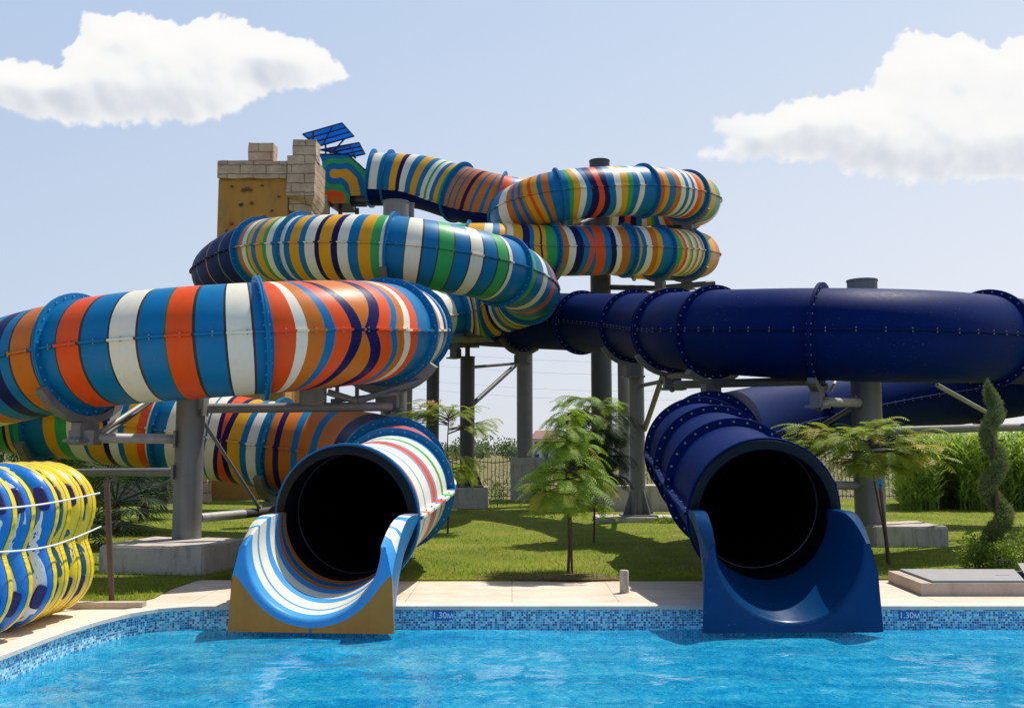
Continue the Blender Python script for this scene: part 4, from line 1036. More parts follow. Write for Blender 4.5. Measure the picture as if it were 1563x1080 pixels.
for k in range(5): a = k*1.3; mb.tube([q, q+V((0.05*math.cos(a), -0.02, 0.045*math.sin(a))), q+V((0.02*math.cos(a), -0.03, -0.06+0.05*math.sin(a)))], [0.014, 0.012, 0.004], 6)
subpart(mb, 'ribbon', M['ribbon'], stk)
g = at(684, 690, 19.5)
t = mimosa('mimosa_tree', 'pale sparse tree with pink blossoms behind the striped slide exit', g.x, 19.5, 2.35, [
   (0.98, 9, 0.42, 0.4, 0.38, .7, 6, 0, TAU, (1,)), (0.95, 8, 0.75, 0.25, 0.38, .7, 6, 2.6, 3.9, (1,)), (0.85, 6, 0.85, 0.2, 0.36, .8, 5, -0.4, 0.5, (1,)), (0.62, 9, 0.45, 0.0, 0.38, 1.3, 5, 0, TAU, (1,)), (0.50, 10, 0.55, 0.0, 0.38, 1.3, 5, 0, TAU, (1,))], ['mimosa_p'])
mb = MB()
for (bx, by) in ((648, 617), (655, 614), (661, 613), (666, 617), (642, 622), (706, 632), (690, 648), (701, 650), (716, 655), (632, 626), (672, 612)):
    q = at(bx, by, 19.4)
    for k in range(16):
        d = V((random.gauss(0,1), random.gauss(0,1), random.gauss(.4,1))).normalized()*0.055; s_ = d.cross(V((.3,.5,.2))).normalized()*0.007; mb.add([q-s_, q+s_, q+d], [(0,1,2)])
mb.build('blossom', M['blossom'], t)
g = at(905, 690, 17.5)
mimosa('mimosa_tree', 'dark green tree partly hidden behind the feathery yellowing tree', g.x, 17.5, 2.45, [
   (0.98, 10, 0.45, 0.25, 0.40, 0.9, 5, 0, TAU, (2,5)), (0.90, 12, 0.5, 0.1, 0.42, 1.0, 6, 0, TAU, (6,2)), (0.78, 13, 0.5, 0.0, 0.42, 1.1, 6, 0, TAU, (1,0)), (0.66, 13, 0.5, -.05, 0.42, 1.2, 6, 0, TAU, (1,0)), (0.55, 12, 0.45, -0.1, 0.42, 1.3, 5, 0, TAU, (1,0))], ['dark_leaf', 'mimosa'])
# spiral topiary
g = at(1516, 690, 13.8); root = thing('spiral_topiary', 'juniper clipped into a tall spiral at the right edge of the lawn', 'tree', (g.x, 13.8, 0))
mb = MB(); mb.tube([(g.x-0.01, 13.8, 0), (g.x+0.02, 13.8, 1.2), (g.x, 13.8, 2.3)], [0.035, 0.028, 0.012], 8); mb.build('trunk', M['bark'], root, smooth=60)
mb = MB(); H = 2.52
for k in range(17000):
    f = random.random()**0.95; z = 0.30+(H-0.30)*f; a = f*TAU*3.0+2.2
    hr = 0.10*(1-f)**0.4+0.015; tr_ = 0.108*(0.8+0.45*mnoise.noise(V((f*9, 3.3, 1))))*(1-f*0.50)*(1 if f < .9 else (1-f)/.1*0.9+.1)
    ang = random.random()*TAU; rr = tr_*(0.55+0.45*random.random()**0.4)*(1+0.18*mnoise.noise(V((f*40, ang, 0))))
    p = V((g.x+math.cos(a)*hr+math.cos(ang)*rr, 13.8+math.sin(a)*hr+math.sin(ang)*rr*math.cos(1.1), z+math.sin(ang)*rr*0.4+random.uniform(-.06, .06)))
    d = (p-V((g.x+math.cos(a)*hr, 13.8+math.sin(a)*hr, z))).normalized()+V((random.gauss(0,.4), random.gauss(0,.4), random.gauss(.5,.4))); d = d.normalized()*random.uniform(.03, .095)
    s_ = d.cross(V((random.random(), random.random(), .3))).normalized()*0.009; mb.add([p-s_, p+s_, p+d], [(0,1,2)])
mb.build('crown', M['juniper'], root)
def leafball(mb, c, rad, num, lw, ll, mi=0, flat=0.8):
    for k in range(num):
        d = V((random.gauss(0,1), random.gauss(0,1), random.gauss(0,1))).normalized()
        r = random.random()**0.45*(1+0.45*mnoise.noise(V(d)*2.3+V(c)))
        p = V(c)+V((d.x*rad[0], d.y*rad[1], d.z*rad[2]))*r
        a = (d*0.7+V((random.gauss(0,.6), random.gauss(0,.6), random.gauss(.2,.6)))).normalized()*ll*random.uniform(.6, 1.3); s_ = a.cross(V((random.gauss(0,1), random.gauss(0,1), random.gauss(0,1)))).normalized()*lw
        mb.add([p, p+a*0.5+s_, p+a, p+a*0.5-s_], [(0,1,2,3)], mi)
for (px, Yy, rx, rz, lab) in ((1484, 13.6, 0.28, 0.24, 'low leafy shrub at the left foot of the spiral topiary'), (1524, 13.3, 0.24, 0.22, 'small round shrub growing in front of the spiral trunk'), (1560, 13.6, 0.34, 0.30, 'bushy shrub at the right photo edge behind the hatch')):
    g = at(px, 690, Yy); r_ = thing('garden_shrub', lab, 'shrub', (g.x, Yy, 0), 'shrubs round the topiary')
    mb = MB(); leafball(mb, (g.x, Yy, rz*0.9), (rx, rx*0.8, rz), 1100, 0.014, 0.05); mb.build('foliage', M['shrub'], r_)
    mb = MB()
    for k in range(7): a = k*0.9; mb.tube([(g.x, Yy, 0), (g.x+math.cos(a)*rx*.5, Yy+math.sin(a)*rx*.4, rz*1.2)], 0.006, 5)
    mb.build('stem', M['bark'], r_)
# fan palms on the left
def fan_palm(px, Yy, h, n, ll, lab):
    g = at(px, 690, Yy); r_ = thing('fan_palm', lab, 'palm', (g.x, Yy, 0), 'fan palms by the stone wall')
    mb = MB(); mb.tube([(g.x, Yy, 0), (g.x+.02, Yy, h*.5), (g.x, Yy, h)], [0.10, 0.085, 0.06], 10)
    for k in range(18): a = k*2.4; z = h*(k/30); mb.tube([(g.x+.07*math.cos(a), Yy+.07*math.sin(a), z), (g.x+.13*math.cos(a), Yy+.13*math.sin(a), z+.08)], [.025, .006], 4)
    mb.build('trunk', M['dead'], r_)
    mb = MB()
    for k in range(n):
        az = k*2.4+random.random(); el = random.uniform(-.75, 1.1); d = V((math.cos(az)*math.cos(el), math.sin(az)*math.cos(el), math.sin(el)))
        b = V((g.x, Yy, h)); e = b+d*ll*0.55; mb.tube([b, e], 0.012, 4, caps=False)
        sd = d.cross(V((0,0,1))).normalized(); up = sd.cross(d)
        for j in range(15):
            fa = (j-7)/7*1.9; q = (d*math.cos(fa)+sd*math.sin(fa)).normalized(); l = ll*0.55*(1-0.25*abs(fa)/1.9); w_ = (sd*math.cos(fa)-d*math.sin(fa))*0.02
            mb.add([e, e+q*l*.5+w_, e+q*l-V((0,0,.14*l)), e+q*l*.5-w_], [(0,1,2,3)])
    mb.build('crown', M['palm'], r_)
fan_palm(222, 23.5, 0.6, 22, 0.95, 'short fan palm with reddish trunk left of the grey column')
fan_palm(180, 19.5, 0.62, 30, 1.25, 'dark bushy fan palm right behind the brown post')
fan_palm(252, 27.0, 0.8, 16, 0.9, 'pale fan palm against the stone wall')
fan_palm(128, 16.5, 0.45, 16, 0.9, 'low fan palm behind the inflatable rafts')
# reed bed
mb_v = []; mb_f = []
rng = np.random.RandomState(5)
mb = MB()
for k in range(1500):
    px = rng.uniform(1372, 1640); Yy = rng.uniform(27.0, 31.0); g = at(px, 690, Yy); H = rng.uniform(1.5, 2.25)*(1.0 if px > 1400 else 0.85)
    if 1430 < px < 1462 and Yy < 28.2: continue
    lx, ly = rng.normal(0, .12), rng.normal(0, .12); b = V((g.x, Yy, 0)); tip = b+V((lx, ly, H))
    mb.add([b-V((.012,0,0)), b+V((.012,0,0)), tip], [(0,1,2)], 1)
    for j in range(9):
        f = 0.12+0.86*(j/8); p = b.lerp(tip, f); a = rng.rand()*TAU; l = rng.uniform(.45, .8)*(1.1-.4*f); d = V((math.cos(a), math.sin(a), rng.uniform(.5, 1.3))).normalized()
        w_ = V((-math.sin(a), math.cos(a), 0))*0.03; m1 = p+d*l*.5; e = p+d*l*.8+V((math.cos(a), math.sin(a), -.5))*l*.25
        mb.add([p-w_*.6, p+w_*.6, m1+w_, m1-w_, e], [(0,1,2,3), (3,2,4)], 0)
o = mb.build('reed_bed', [M['reed'], M['shrub']]); tag(o, 'dense bed of tall green reeds along the fence on the right', 'reeds', kind='stuff')
# stone wall behind palms
mb = MB(); x0, x1 = tx(60, 31.5), tx(333, 31.5)
o = rough_block('garden_wall', x0, x1, 31.3, 31.7, -0.05, at(200, 694, 31.5).z, None, M['stone'], 0.05); tag(o, 'low rough stone wall behind the palms left of the tower', 'wall')
# dark tree mass on the far left
for (px, Yy, rx, rz, zc, lab) in ((20, 30, 2.0, 1.1, 0.9, 'dark bushy tree at the left edge behind the rafts'), (95, 28, 1.0, 0.75, 0.75, 'dark shrub beside the stone wall behind the coloured rafts')):
    g = at(px, 690, Yy); r_ = thing('dark_bush', lab, 'bush', (g.x, Yy, 0)); mb = MB(); leafball(mb, (g.x, Yy, zc), (rx, rx*.6, rz), 2600, .04, .16); mb.build('foliage', M['dark_leaf'], r_)
    mb = MB(); mb.tube([(g.x, Yy, 0), (g.x, Yy, zc)], .07, 8); mb.build('trunk', M['bark'], r_)
# weeds and shrubs by the blocks
for (px, Yy, rx, rz, lab) in ((757, 28.5, .35, .45, 'weedy tuft beside the low concrete block'), (1020, 22.3, .5, .07, 'strip of low weeds along the front of the flat slab')):
    g = at(px, 690, Yy); mb = MB(); leafball(mb, (g.x, Yy, rz*.8), (rx, .2, rz), 500, .012, .09); tag(mb.build('weed_tuft', M['shrub']), lab, 'weeds', kind='stuff')

# iron fence
root = thing('iron_fence', 'black iron railing fence with curved tops along the far side of the lawn', 'fence', (0, 33.4, 0))
xa, xb = at(620, 690, 33.4).x, at(1420, 690, 33.4).x; nb = 9; zt1 = at(800, 694, 33.4).z
for k in range(nb):
    u0, u1 = xa+(xb-xa)*k/nb, xa+(xb-xa)*(k+1)/nb; mb = MB(); nn = 15
    for j in range(1, nn):
        f = j/nn; x = u0+(u1-u0)*f; z = zt1-0.16*math.sin(PI*f); mb.tube([(x, 33.4, 0.05), (x, 33.4, z), (x, 33.4, z+.05)], [0.011, .011, .002], 5)
    mb.tube([(u0, 33.4, .14), (u1, 33.4, .14)], .016, 5); mb.tube([(u0+(u1-u0)*j/12, 33.4, zt1-.1-.16*math.sin(PI*j/12)) for j in range(13)], .016, 5)
    mb.build('fence_panel', M['iron'], root)
for k in range(nb+1):
    mb = MB(); x = xa+(xb-xa)*k/nb; mb.box((x, 33.4, zt1/2+.04), (.06, .06, zt1+.16)); mb.build('fence_post', M['iron'], root)
# field tufts (ground cover beyond the fence)
mb = MB()
for k in range(420):
    Yy = random.uniform(35, 120); X = random.uniform(-.35, .5)*Yy; s_ = random.uniform(.2, .5); leafball(mb, (X, Yy, s_*.3), (s_*1.4, s_, s_*.5), 22, .03, .25, random.choice((0, 0, 1)))
tag(mb.build('field_scrub', [M['far_leaf'], leafmat('dry_scrub', (.22, .17, .07), (.32, .26, .11), .3, .5)]), 'dry scrubby ground cover in the field beyond the fence', 'scrub', kind='stuff')
# far treeline
mb = MB()
for k in range(260):
    Yy = random.uniform(210, 330); X = random.uniform(-.62, .75)*Yy; s_ = random.uniform(1.6, 3.2); z = random.uniform(.9, 1.5)*s_*.9
    for q in range(3): leafball(mb, (X+random.uniform(-s_, s_), Yy, z*random.uniform(.6, 1.1)), (s_*random.uniform(.7, 1.4), s_, s_*.8), 46, .25, .9)
tag(mb.build('far_treeline', M['far_leaf']), 'hazy far off line of green trees on the horizon', 'woodland', kind='stuff')
# houses
hwall = simple('house_render', (0.62, 0.60, 0.58), 0.85, nscale=.6, var=.08); hroof = simple('red_roof_tile', (0.27, 0.13, 0.11), 0.8, nscale=1.5); hglass = simple('dark_window_glass', (0.06, 0.08, 0.11), 0.15); hblue = simple('grey_blue_cladding', (0.30, 0.36, 0.43), .7, nscale=.5)
def house(px, Y, w, h, d, rh, lab, wall, roof, nwin, rows_):
    g = at(px, 690, Y); r_ = thing('house', lab, 'house', (g.x, Y, 0), 'houses beyond the field')
    mb = MB(); mb.box((g.x, Y, h/2-.2), (w, d, h+.4)); mb.build('wall', wall, r_)
    mb = MB(); hw = w/2+.4; z = h+.01
    a = [(g.x-hw, Y-d/2-.4, z), (g.x+hw, Y-d/2-.4, z), (g.x+hw, Y+d/2+.4, z), (g.x-hw, Y+d/2+.4, z), (g.x-hw*.6, Y, z+rh), (g.x+hw*.6, Y, z+rh)]
    mb.add(a, [(0,1,5,4), (2,3,4,5), (1,2,5), (3,0,4), (3,2,1,0)]); mb.build('roof', roof, r_)
    for i in range(nwin):
        for j in range(rows_):
            mb = MB(); mb.box((g.x-w/2+w*(i+.5)/nwin, Y-d/2, h*(j+.5)/rows_), (w/nwin*.45, .1, h/rows_*.5)); mb.build('window', hglass, r_)
house(833, 150, 4.2, 3.6, 5, 1.3, 'white house with red roof behind the feathery tree', hwall, hroof, 3, 2)
house(938, 140, 3.4, 3.4, 5, 1.5, 'house with red roof seen between the central grey columns', hwall, hroof, 2, 2)
house(1428, 70, 1.9, 2.9, 3, .01, 'grey blue building peeking above the reeds', hblue, hblue, 2, 1)
house(1480, 75, 5.2, 2.75, 3, .01, 'long pale building low behind the reed tops', hwall, hblue, 5, 1)
# power lines
for k, (yl, yr) in enumerate(((548, 566), (572, 592), (585, 606), (528, 548))):
    A_, B_ = at(560, yl, 170), at(1180, yr, 170); mb = MB(); mb.tube([A_.lerp(B_, j/16)-V((0, 0, 1.5*math.sin(PI*j/16))) for j in range(17)], .02, 4)
    tag(mb.build('power_line', M['wire']), 'thin power line sagging across the sky between the columns', 'cable', 'far power lines')

# ------------------------------------------------------------------ inflatable rafts, ropes, post
def raft_mat(name, base, area, line, amount):
    m, nt, out = newmat(name); uv = uvc(nt); inf = N(nt, 'ShaderNodeObjectInfo')
    sh = N(nt, 'ShaderNodeVectorMath', operation='ADD'); link(nt, uv, sh.inputs[0]); cb = N(nt, 'ShaderNodeCombineXYZ'); link(nt, math_(nt, 'MULTIPLY', inf.outputs['Random'], 9.0), cb.inputs[0]); link(nt, cb.outputs[0], sh.inputs[1]); q = sh.outputs[0]
    n1 = noise(nt, mapping(nt, q, (4.5, 30, 1)), 1.0, 4, 0.65, 1.0); n3 = noise(nt, mapping(nt, q, (1.5, 4.0, 1), (2, 9, 0)), 1.0, 4, 0.6, 0.5)
    sx = N(nt, 'ShaderNodeSeparateXYZ'); link(nt, uv, sx.inputs[0])
    vm = math_(nt, 'SUBTRACT', 1.0, math_(nt, 'MULTIPLY', math_(nt, 'ABSOLUTE', math_(nt, 'SUBTRACT', sx.outputs[1], 0.165)), 6.5), clamp=True)
    ar = math_(nt, 'GREATER_THAN', math_(nt, 'ADD', math_(nt, 'MULTIPLY', vm, 0.8), math_(nt, 'MULTIPLY', math_(nt, 'SUBTRACT', n3, 0.5), 2.2)), amount)
    ar = math_(nt, 'MULTIPLY', ar, math_(nt, 'GREATER_THAN', vm, 0.03))
    ln = math_(nt, 'GREATER_THAN', n1, 0.60)
    cc = mixc(nt, ar, base, mixc(nt, ln, area, line))
    edge = math_(nt, 'LESS_THAN', math_(nt, 'ABSOLUTE', math_(nt, 'SUBTRACT', sx.outputs[1], 0.035)), 0.012)
    cc = mixc(nt, math_(nt, 'MULTIPLY', edge, 0.75), cc, (0.02, 0.03, 0.12))
    princ(nt, out, cc, 0.3, spec=0.45, coat=0.2, bump=noise(nt, mapping(nt, uv, (14, 7, 1)), 1.0, 3), bstr=0.25, bdist=0.02); return m
M['raft_b'] = raft_mat('raft_vinyl_blue', (0.006, 0.17, 0.58), (0.74, 0.78, 0.84), (0.01, 0.14, 0.52), 0.68)
M['raft_y'] = raft_mat('raft_vinyl_yellow', (0.86, 0.60, 0.008), (0.012, 0.10, 0.19), (0.86, 0.66, 0.10), 0.56)
M['raft_y2'] = simple('raft_vinyl_yellow_back', (0.84, 0.58, 0.008), 0.3, nscale=3, var=.08)
M['handle'] = simple('navy_handle', (0.010, 0.012, 0.15), 0.45)
a2, b2 = 0.151, 0.186; XS = 1.42
def raft_curve(th):
    c = math.cos(2*th); r = math.sqrt(a2*c+math.sqrt(max(0, b2*b2-a2*a2*math.sin(2*th)**2)))
    return r*math.sin(th)*XS, r*math.cos(th)       # x, z about the centre
RI, RA = 0.165, 0.145
ZC = math.sqrt(a2+b2)+RI
def raft_pt(th, ph):
    e = 1e-3; x, z = raft_curve(th); x1, z1 = raft_curve(th+e); tx_, tz_ = x1-x, z1-z; l = math.hypot(tx_, tz_); nx_, nz_ = tz_/l*-1, tx_/l
    if nx_*x+nz_*z < 0: nx_, nz_ = -nx_, -nz_
    seam = abs(math.sin(ph)); puck = 1 + 0.018*math.sin(th*58)*max(0, 1-seam*2.6)*(1 if math.cos(ph) > 0 else .5)
    k = RI*puck*math.cos(ph)*(1.05 if math.cos(ph) > 0 else 1)
    return V((x+nx_*k, -RA*math.sin(ph), z+nz_*k))
def make_raft(front, back):
    root = thing('inflatable_raft', '', 'raft', (0, 0, 0), 'inflatable rafts standing in a row')
    NT, NP = 260, 28; mb = MB(); uvs = []; arc = 0
    for i in range(NT):
        th = TAU*i/NT
        for j in range(NP): mb.v.append(tuple(raft_pt(th, TAU*j/NP)+V((0,0,ZC)))); 
    for i in range(NT):
        for j in range(NP):
            mb.f.append((i*NP+j, i*NP+(j+1) % NP, ((i+1) % NT)*NP+(j+1) % NP, ((i+1) % NT)*NP+j))
            # the rear colour wraps a little over the rim, as on the photo
            mb.m.append(0 if 1 <= j < NP//2-1 else 1)
    me_uv = [(TAU*(i/NT)*0.6, j/NP) for i in range(NT) for j in range(NP)]
    body = mb.build('raft_body', [M[front], M[back]], root, smooth=80, uvs=me_uv)
    for th in (0.52, -0.52, PI-0.52, PI+0.52):
        hb = MB(); cs = raft_pt(th, 0.95)+V((0,0,ZC)); t_ = (raft_pt(th+.05, .95)-raft_pt(th-.05, .95)).normalized(); n_ = V((math.copysign(.5, cs.x), -.85, 0)).normalized(); s_ = n_.cross(t_).normalized()
        ring = []; n2_ = 20
        for q, sc_ in ((0.0, 1.15), (0.018, 1.1), (0.026, .9), (0.016, .55)):
            for k in range(n2_):
                an = TAU*k/n2_; cx_, sx_ = math.cos(an), math.sin(an); cx_ = math.copysign(abs(cx_)**.6, cx_); sx_ = math.copysign(abs(sx_)**.6, sx_)
                ring.append(cs+t_*(cx_*.10*sc_)+s_*(sx_*.045*sc_)+n_*q)
        fs = [(r*n2_+k, r*n2_+(k+1) % n2_, (r+1)*n2_+(k+1) % n2_, (r+1)*n2_+k) for r in range(3) for k in range(n2_)]+[tuple(3*n2_+k for k in range(n2_))]
        hb.add(ring, fs); hb.build('handle', M['handle'], root, smooth=50)
    return root
protoB, protoY = make_raft('raft_b', 'raft_y2'), make_raft('raft_y', 'raft_y2')
used = {'b': False, 'y': False}
labs = ['yellow raft with teal pattern at the far end, outermost by the brown post', 'yellow raft second from the brown post', 'yellow raft directly behind the largest visible blue faced raft', 'blue and white faced raft with arrow mark nearest to the yellow ones',
        'yellow backed blue raft third from the left photo edge', 'blue white raft second from the left photo edge', 'blue white raft cut off by the left photo edge']
kinds = 'yyybbbb'
for i in range(7):
    kd = kinds[i]; pr = protoB if kd == 'b' else protoY
    if not used[kd]: r_ = pr; used[kd] = True
    else:
        r_ = pr.copy(); col.objects.link(r_)
        for ch in pr.children: c_ = ch.copy(); col.objects.link(c_); c_.parent = r_
    r_['label'] = labs[i]; r_['group'] = 'inflatable rafts standing in a row'; r_['category'] = 'raft'
    r_.location = (-4.65+random.uniform(-.02, .02), (9.9, 9.6, 9.36, 9.06, 8.62, 8.28, 7.96)[i], 0.012); r_.rotation_euler = (random.uniform(-.02, .03), 0, random.uniform(-.04, .04))
for (pts, lab) in (([(152, 752, 9.78), (120, 759, 9.4), (60, 770, 8.6), (0, 776, 7.9), (-40, 780, 7.5)], 'upper white rope strung across the raft faces'), ([(154, 803, 9.85), (120, 818, 9.4), (70, 835, 8.7), (0, 842, 7.9), (-40, 842, 7.5)], 'lower white rope strung across the raft waists')):
    mb = MB(); P_ = [at(*q) for q in pts]; pp = Path(P_); mb.tube([V(pp.pos(q)) for q in np.linspace(0, pp.L, 30)], .008, 8); tag(mb.build('rope', M['rope'], smooth=60), lab, 'rope', 'ropes holding the rafts')
g = ground_pt(171, 924); r_ = thing('rope_post', 'slim brown metal post standing beside the yellow rafts', 'post', g)
mb = MB(); mb.tube([g, V((at(163, 735, g.y-.1)))], .03, 12); mb.tube([V(at(163, 735, g.y-.1)), V(at(163, 733, g.y-.1))], .036, 12); mb.build('post_shaft', M['post'], r_, smooth=40)
mb = MB(); mb.box((-4.75, 10.35, 0.03), (1.9, .12, .07), 0.02); tag(mb.build('curb_stone', M['curb']), 'low pale curb edging the lawn behind the rafts', 'curb')

# ------------------------------------------------------------------ bollard, hatch, depth signs
g = ground_pt(953, 904); mb = MB(); mb.tube([(g.x, g.y, 0), (g.x, g.y, .245), (g.x, g.y, .255)], [.053, .053, .045], 24); tag(mb.build('bollard', M['concrete'], smooth=50), 'short grey concrete stub standing on the deck near the navy exit', 'bollard')
root = thing('tank_hatch', 'low stone kerbed hatch with grey lids on the deck at the right', 'hatch', ground_pt(1480, 895))
A_ = ground_pt(1356, 888); B_ = ground_pt(1407, 909); 
q0 = V((A_.x, A_.y, 0)); q1 = V((B_.x, B_.y, 0)); q2 = V((9.6, B_.y, 0)); q3 = V((9.6, 12.3, 0)); hh = .14
def kerb(a, b, w=.1):
    d = (b-a).normalized(); n_ = V((-d.y, d.x, 0))*w; return [a, b, b+n_, a+n_]
mb = MB(); ko = [q0, q1, q2, q3]; cen_ = (q0+q1+q2+q3)/4; ki = [p+(cen_-p).normalized()*0.14 for p in ko]
for i in range(3):
    j = i+1; mb.poly_prism([ko[i], ko[j], ki[j], ki[i]], (0, 0, hh))
mb.poly_prism([ko[3], ko[0], ki[0], ki[3]], (0, 0, hh)); mb.build('kerb', M['curb'], root)
def lerp2(u, v): return ki[0].lerp(ki[3], v).lerp(ki[1].lerp(ki[2], v), u)
lid0 = [ki[0], ki[1], ki[1].lerp(ki[2], .22), ki[0].lerp(ki[3], .30)]
lid1 = [ki[0].lerp(ki[3], .31), ki[1].lerp(ki[2], .23), ki[1].lerp(ki[2], 1.0), ki[0].lerp(ki[3], 1.0)]
mb = MB(); mb.poly_prism([V((p.x, p.y, hh+.002)) for p in lid0], (0, 0, .025)); mb.build('lid', M['grey_lid'], root)
mb = MB(); zz = [hh+.002, hh+.002, hh+.01, hh+.10]; lo = [V((p.x, p.y, z)) for p, z in zip(lid1, (hh+.075, hh+.004, hh+.05, hh+.12))]; mb.poly_prism(lo, (0, 0, .025)); mb.build('lid', M['grey_lid'], root)
mb = MB(); mb.poly_prism([V((p.x, p.y, .02)) for p in ki], (0, 0, .03)); mb.build('pit', M['black'], root)
mb = MB(); e = at(1548, 872, 11.6); mb.tube([V((e.x-.08, 11.8, .28)), V((e.x-.08, 11.8, .33)), V((e.x+.06, 11.8, .33)), V((e.x+.06, 11.8, .28))], .012, 6); mb.build('lid_handle', M['iron'], root)
M['sign'] = simple('blue_sign_tile', (0.012, 0.14, 0.42), 0.3, var=.08); M['sign_w'] = simple('white_sign_paint', (0.78, 0.86, 0.90), 0.4)
for (px, lab) in ((676, 'blue depth sign beside the striped exit'), (1388, 'blue depth sign right of the navy exit')):
    g = at(px, 938.5, PY-.008); root = thing('depth_sign', lab, 'sign', g, 'pool depth signs')
    mb = MB(); mb.box(g, (.215, .012, .092)); mb.build('sign_plate', M['sign'], root)
    cu = bpy.data.curves.new('sign_text', 'FONT'); cu.body = '1.30м'; cu.size = .088; cu.align_x = 'CENTER'; cu.align_y = 'CENTER'; cu.extrude = .001; cu.offset = .001
    to = bpy.data.objects.new('sign_text', cu); col.objects.link(to); bpy.context.view_layer.update()
    me = bpy.data.meshes.new_from_object(to.evaluated_get(bpy.context.evaluated_depsgraph_get())); bpy.data.objects.remove(to)
    me.materials.clear(); me.materials.append(M['sign_w']); x_ = bpy.data.objects.new('depth_lettering', me); col.objects.link(x_); x_.parent = root; x_.location = (0, -.0085, 0); x_.rotation_euler = (PI/2, 0, 0)

# ------------------------------------------------------------------ light and sky
sun_dir = V((0.38, 0.37, 1.0)).normalized()
elev = math.asin(sun_dir.z); az = math.atan2(sun_dir.x, sun_dir.y)
sd_ = bpy.data.lights.new('sun', 'SUN'); sd_.energy = 5.0; sd_.angle = math.radians(0.53); sd_.color = (1.0, 0.95, 0.87)
so = bpy.data.objects.new('sun', sd_); col.objects.link(so); so.rotation_euler = sun_dir.to_track_quat('Z', 'Y').to_euler()
w = bpy.data.worlds.new('World'); scene.world = w; w.use_nodes = True; nt = w.node_tree; nt.nodes.clear()
out = N(nt, 'ShaderNodeOutputWorld'); bg = N(nt, 'ShaderNodeBackground'); link(nt, bg.outputs[0], out.inputs[0])
sky = N(nt, 'ShaderNodeTexSky', sky_type='NISHITA'); sky.sun_disc = False; sky.sun_elevation = elev; sky.sun_rotation = az
sky.air_density = 1.0; sky.dust_density = 1.6; sky.ozone_density = 1.6; sky.altitude = 0
STR = 0.10
bg.inputs['Strength'].default_value = STR
tc = N(nt, 'ShaderNodeTexCoord').outputs['Generated']
sep = N(nt, 'ShaderNodeSeparateXYZ'); link(nt, tc, sep.inputs[0])
azn = math_(nt, 'ARCTAN2', sep.outputs[0], sep.outputs[1]); eln = math_(nt, 'ARCSINE', sep.outputs[2])
def azel(px, py):
    d = (at(px, py, 10)-V((0,0,CAMZ))).normalized(); return math.atan2(d.x, d.y), math.asin(d.z)
# sky tint: hazy summer sky
skyc = mixc(nt, 1.0, sky.outputs[0], (1.0, 1.0, 1.0), 'MULTIPLY')
haze = N(nt, 'ShaderNodeMapRange', interpolation_type='SMOOTHSTEP'); haze.inputs[1].default_value = 0.42; haze.inputs[2].default_value = 0.8; haze.inputs[3].default_value = 0.92; haze.inputs[4].default_value = 0.15; link(nt, eln, haze.inputs[0])
HZ = ramp(nt, math_(nt, 'MULTIPLY', eln, 2.0), [(0.0, (7.7, 7.9, 8.4)), (0.25, (7.1, 7.75, 8.9)), (0.85, (5.7, 6.9, 8.8))])
side = math_(nt, 'MULTIPLY_ADD', sep.outputs[0], 0.34, 1.0)
tint = N(nt, 'ShaderNodeCombineXYZ'); link(nt, side, tint.inputs[0]); link(nt, math_(nt, 'MULTIPLY_ADD', sep.outputs[0], 0.22, 1.0), tint.inputs[1]); link(nt, math_(nt, 'MULTIPLY_ADD', sep.outputs[0], 0.10, 1.0), tint.inputs[2])
hz2 = mixc(nt, 1.0, HZ.outputs[0], tint.outputs[0], 'MULTIPLY')
# haze darkened and blued behind the camera to cut fill and front reflections
bk = N(nt, 'ShaderNodeMapRange', interpolation_type='SMOOTHSTEP'); bk.inputs[1].default_value = -0.35; bk.inputs[2].default_value = 0.45; link(nt, sep.outputs[1], bk.inputs[0])
hz2 = mixc(nt, bk.outputs[0], mixc(nt, 1.0, hz2, (0.56, 0.66, 0.80), 'MULTIPLY'), hz2)
skyc = mixc(nt, haze.outputs[0], skyc, hz2)
link(nt, skyc, bg.inputs['Color'])
# clouds: relief meshes far beyond the field, self-lit with sun shading put into their colour, soft edged through a density attribute
def cloud_mat():
    """scattered sunlight put into the emission colour, wrapping smoothly round the billows"""
    m, nt, out = newmat('cloud_vapour')
    at_ = N(nt, 'ShaderNodeAttribute', attribute_name='vapour'); g_ = N(nt, 'ShaderNodeNewGeometry')
    dt = N(nt, 'ShaderNodeVectorMath', operation='DOT_PRODUCT'); dt.inputs[1].default_value = tuple(sun_dir); link(nt, g_.outputs['Normal'], dt.inputs[0])
    nz_ = noise(nt, mapping(nt, g_.outputs['Position'], (.010, 0, .012)), 1.0, 6, 0.6)
    f = math_(nt, 'ADD', math_(nt, 'MULTIPLY_ADD', dt.outputs['Value'], 0.5, 0.5), math_(nt, 'MULTIPLY', math_(nt, 'SUBTRACT', nz_, .5), 0.26))
    cc = ramp(nt, f, [(0.02, (.64, .68, .75)), (0.15, (.81, .83, .86)), (0.27, (.93, .93, .93)), (0.46, (.965, .96, .95)), (0.8, (1.0, .995, .98))]).outputs[0]
    em = N(nt, 'ShaderNodeEmission'); link(nt, cc, em.inputs[0])
    tr = N(nt, 'ShaderNodeBsdfTransparent'); mx = N(nt, 'ShaderNodeMixShader'); link(nt, at_.outputs['Fac'], mx.inputs[0]); link(nt, tr.outputs[0], mx.inputs[1]); link(nt, em.outputs[0], mx.inputs[2]); link(nt, mx.outputs[0], out.inputs[0])
    m.cycles.emission_sampling = 'NONE'; return m
M['cloud'] = cloud_mat()
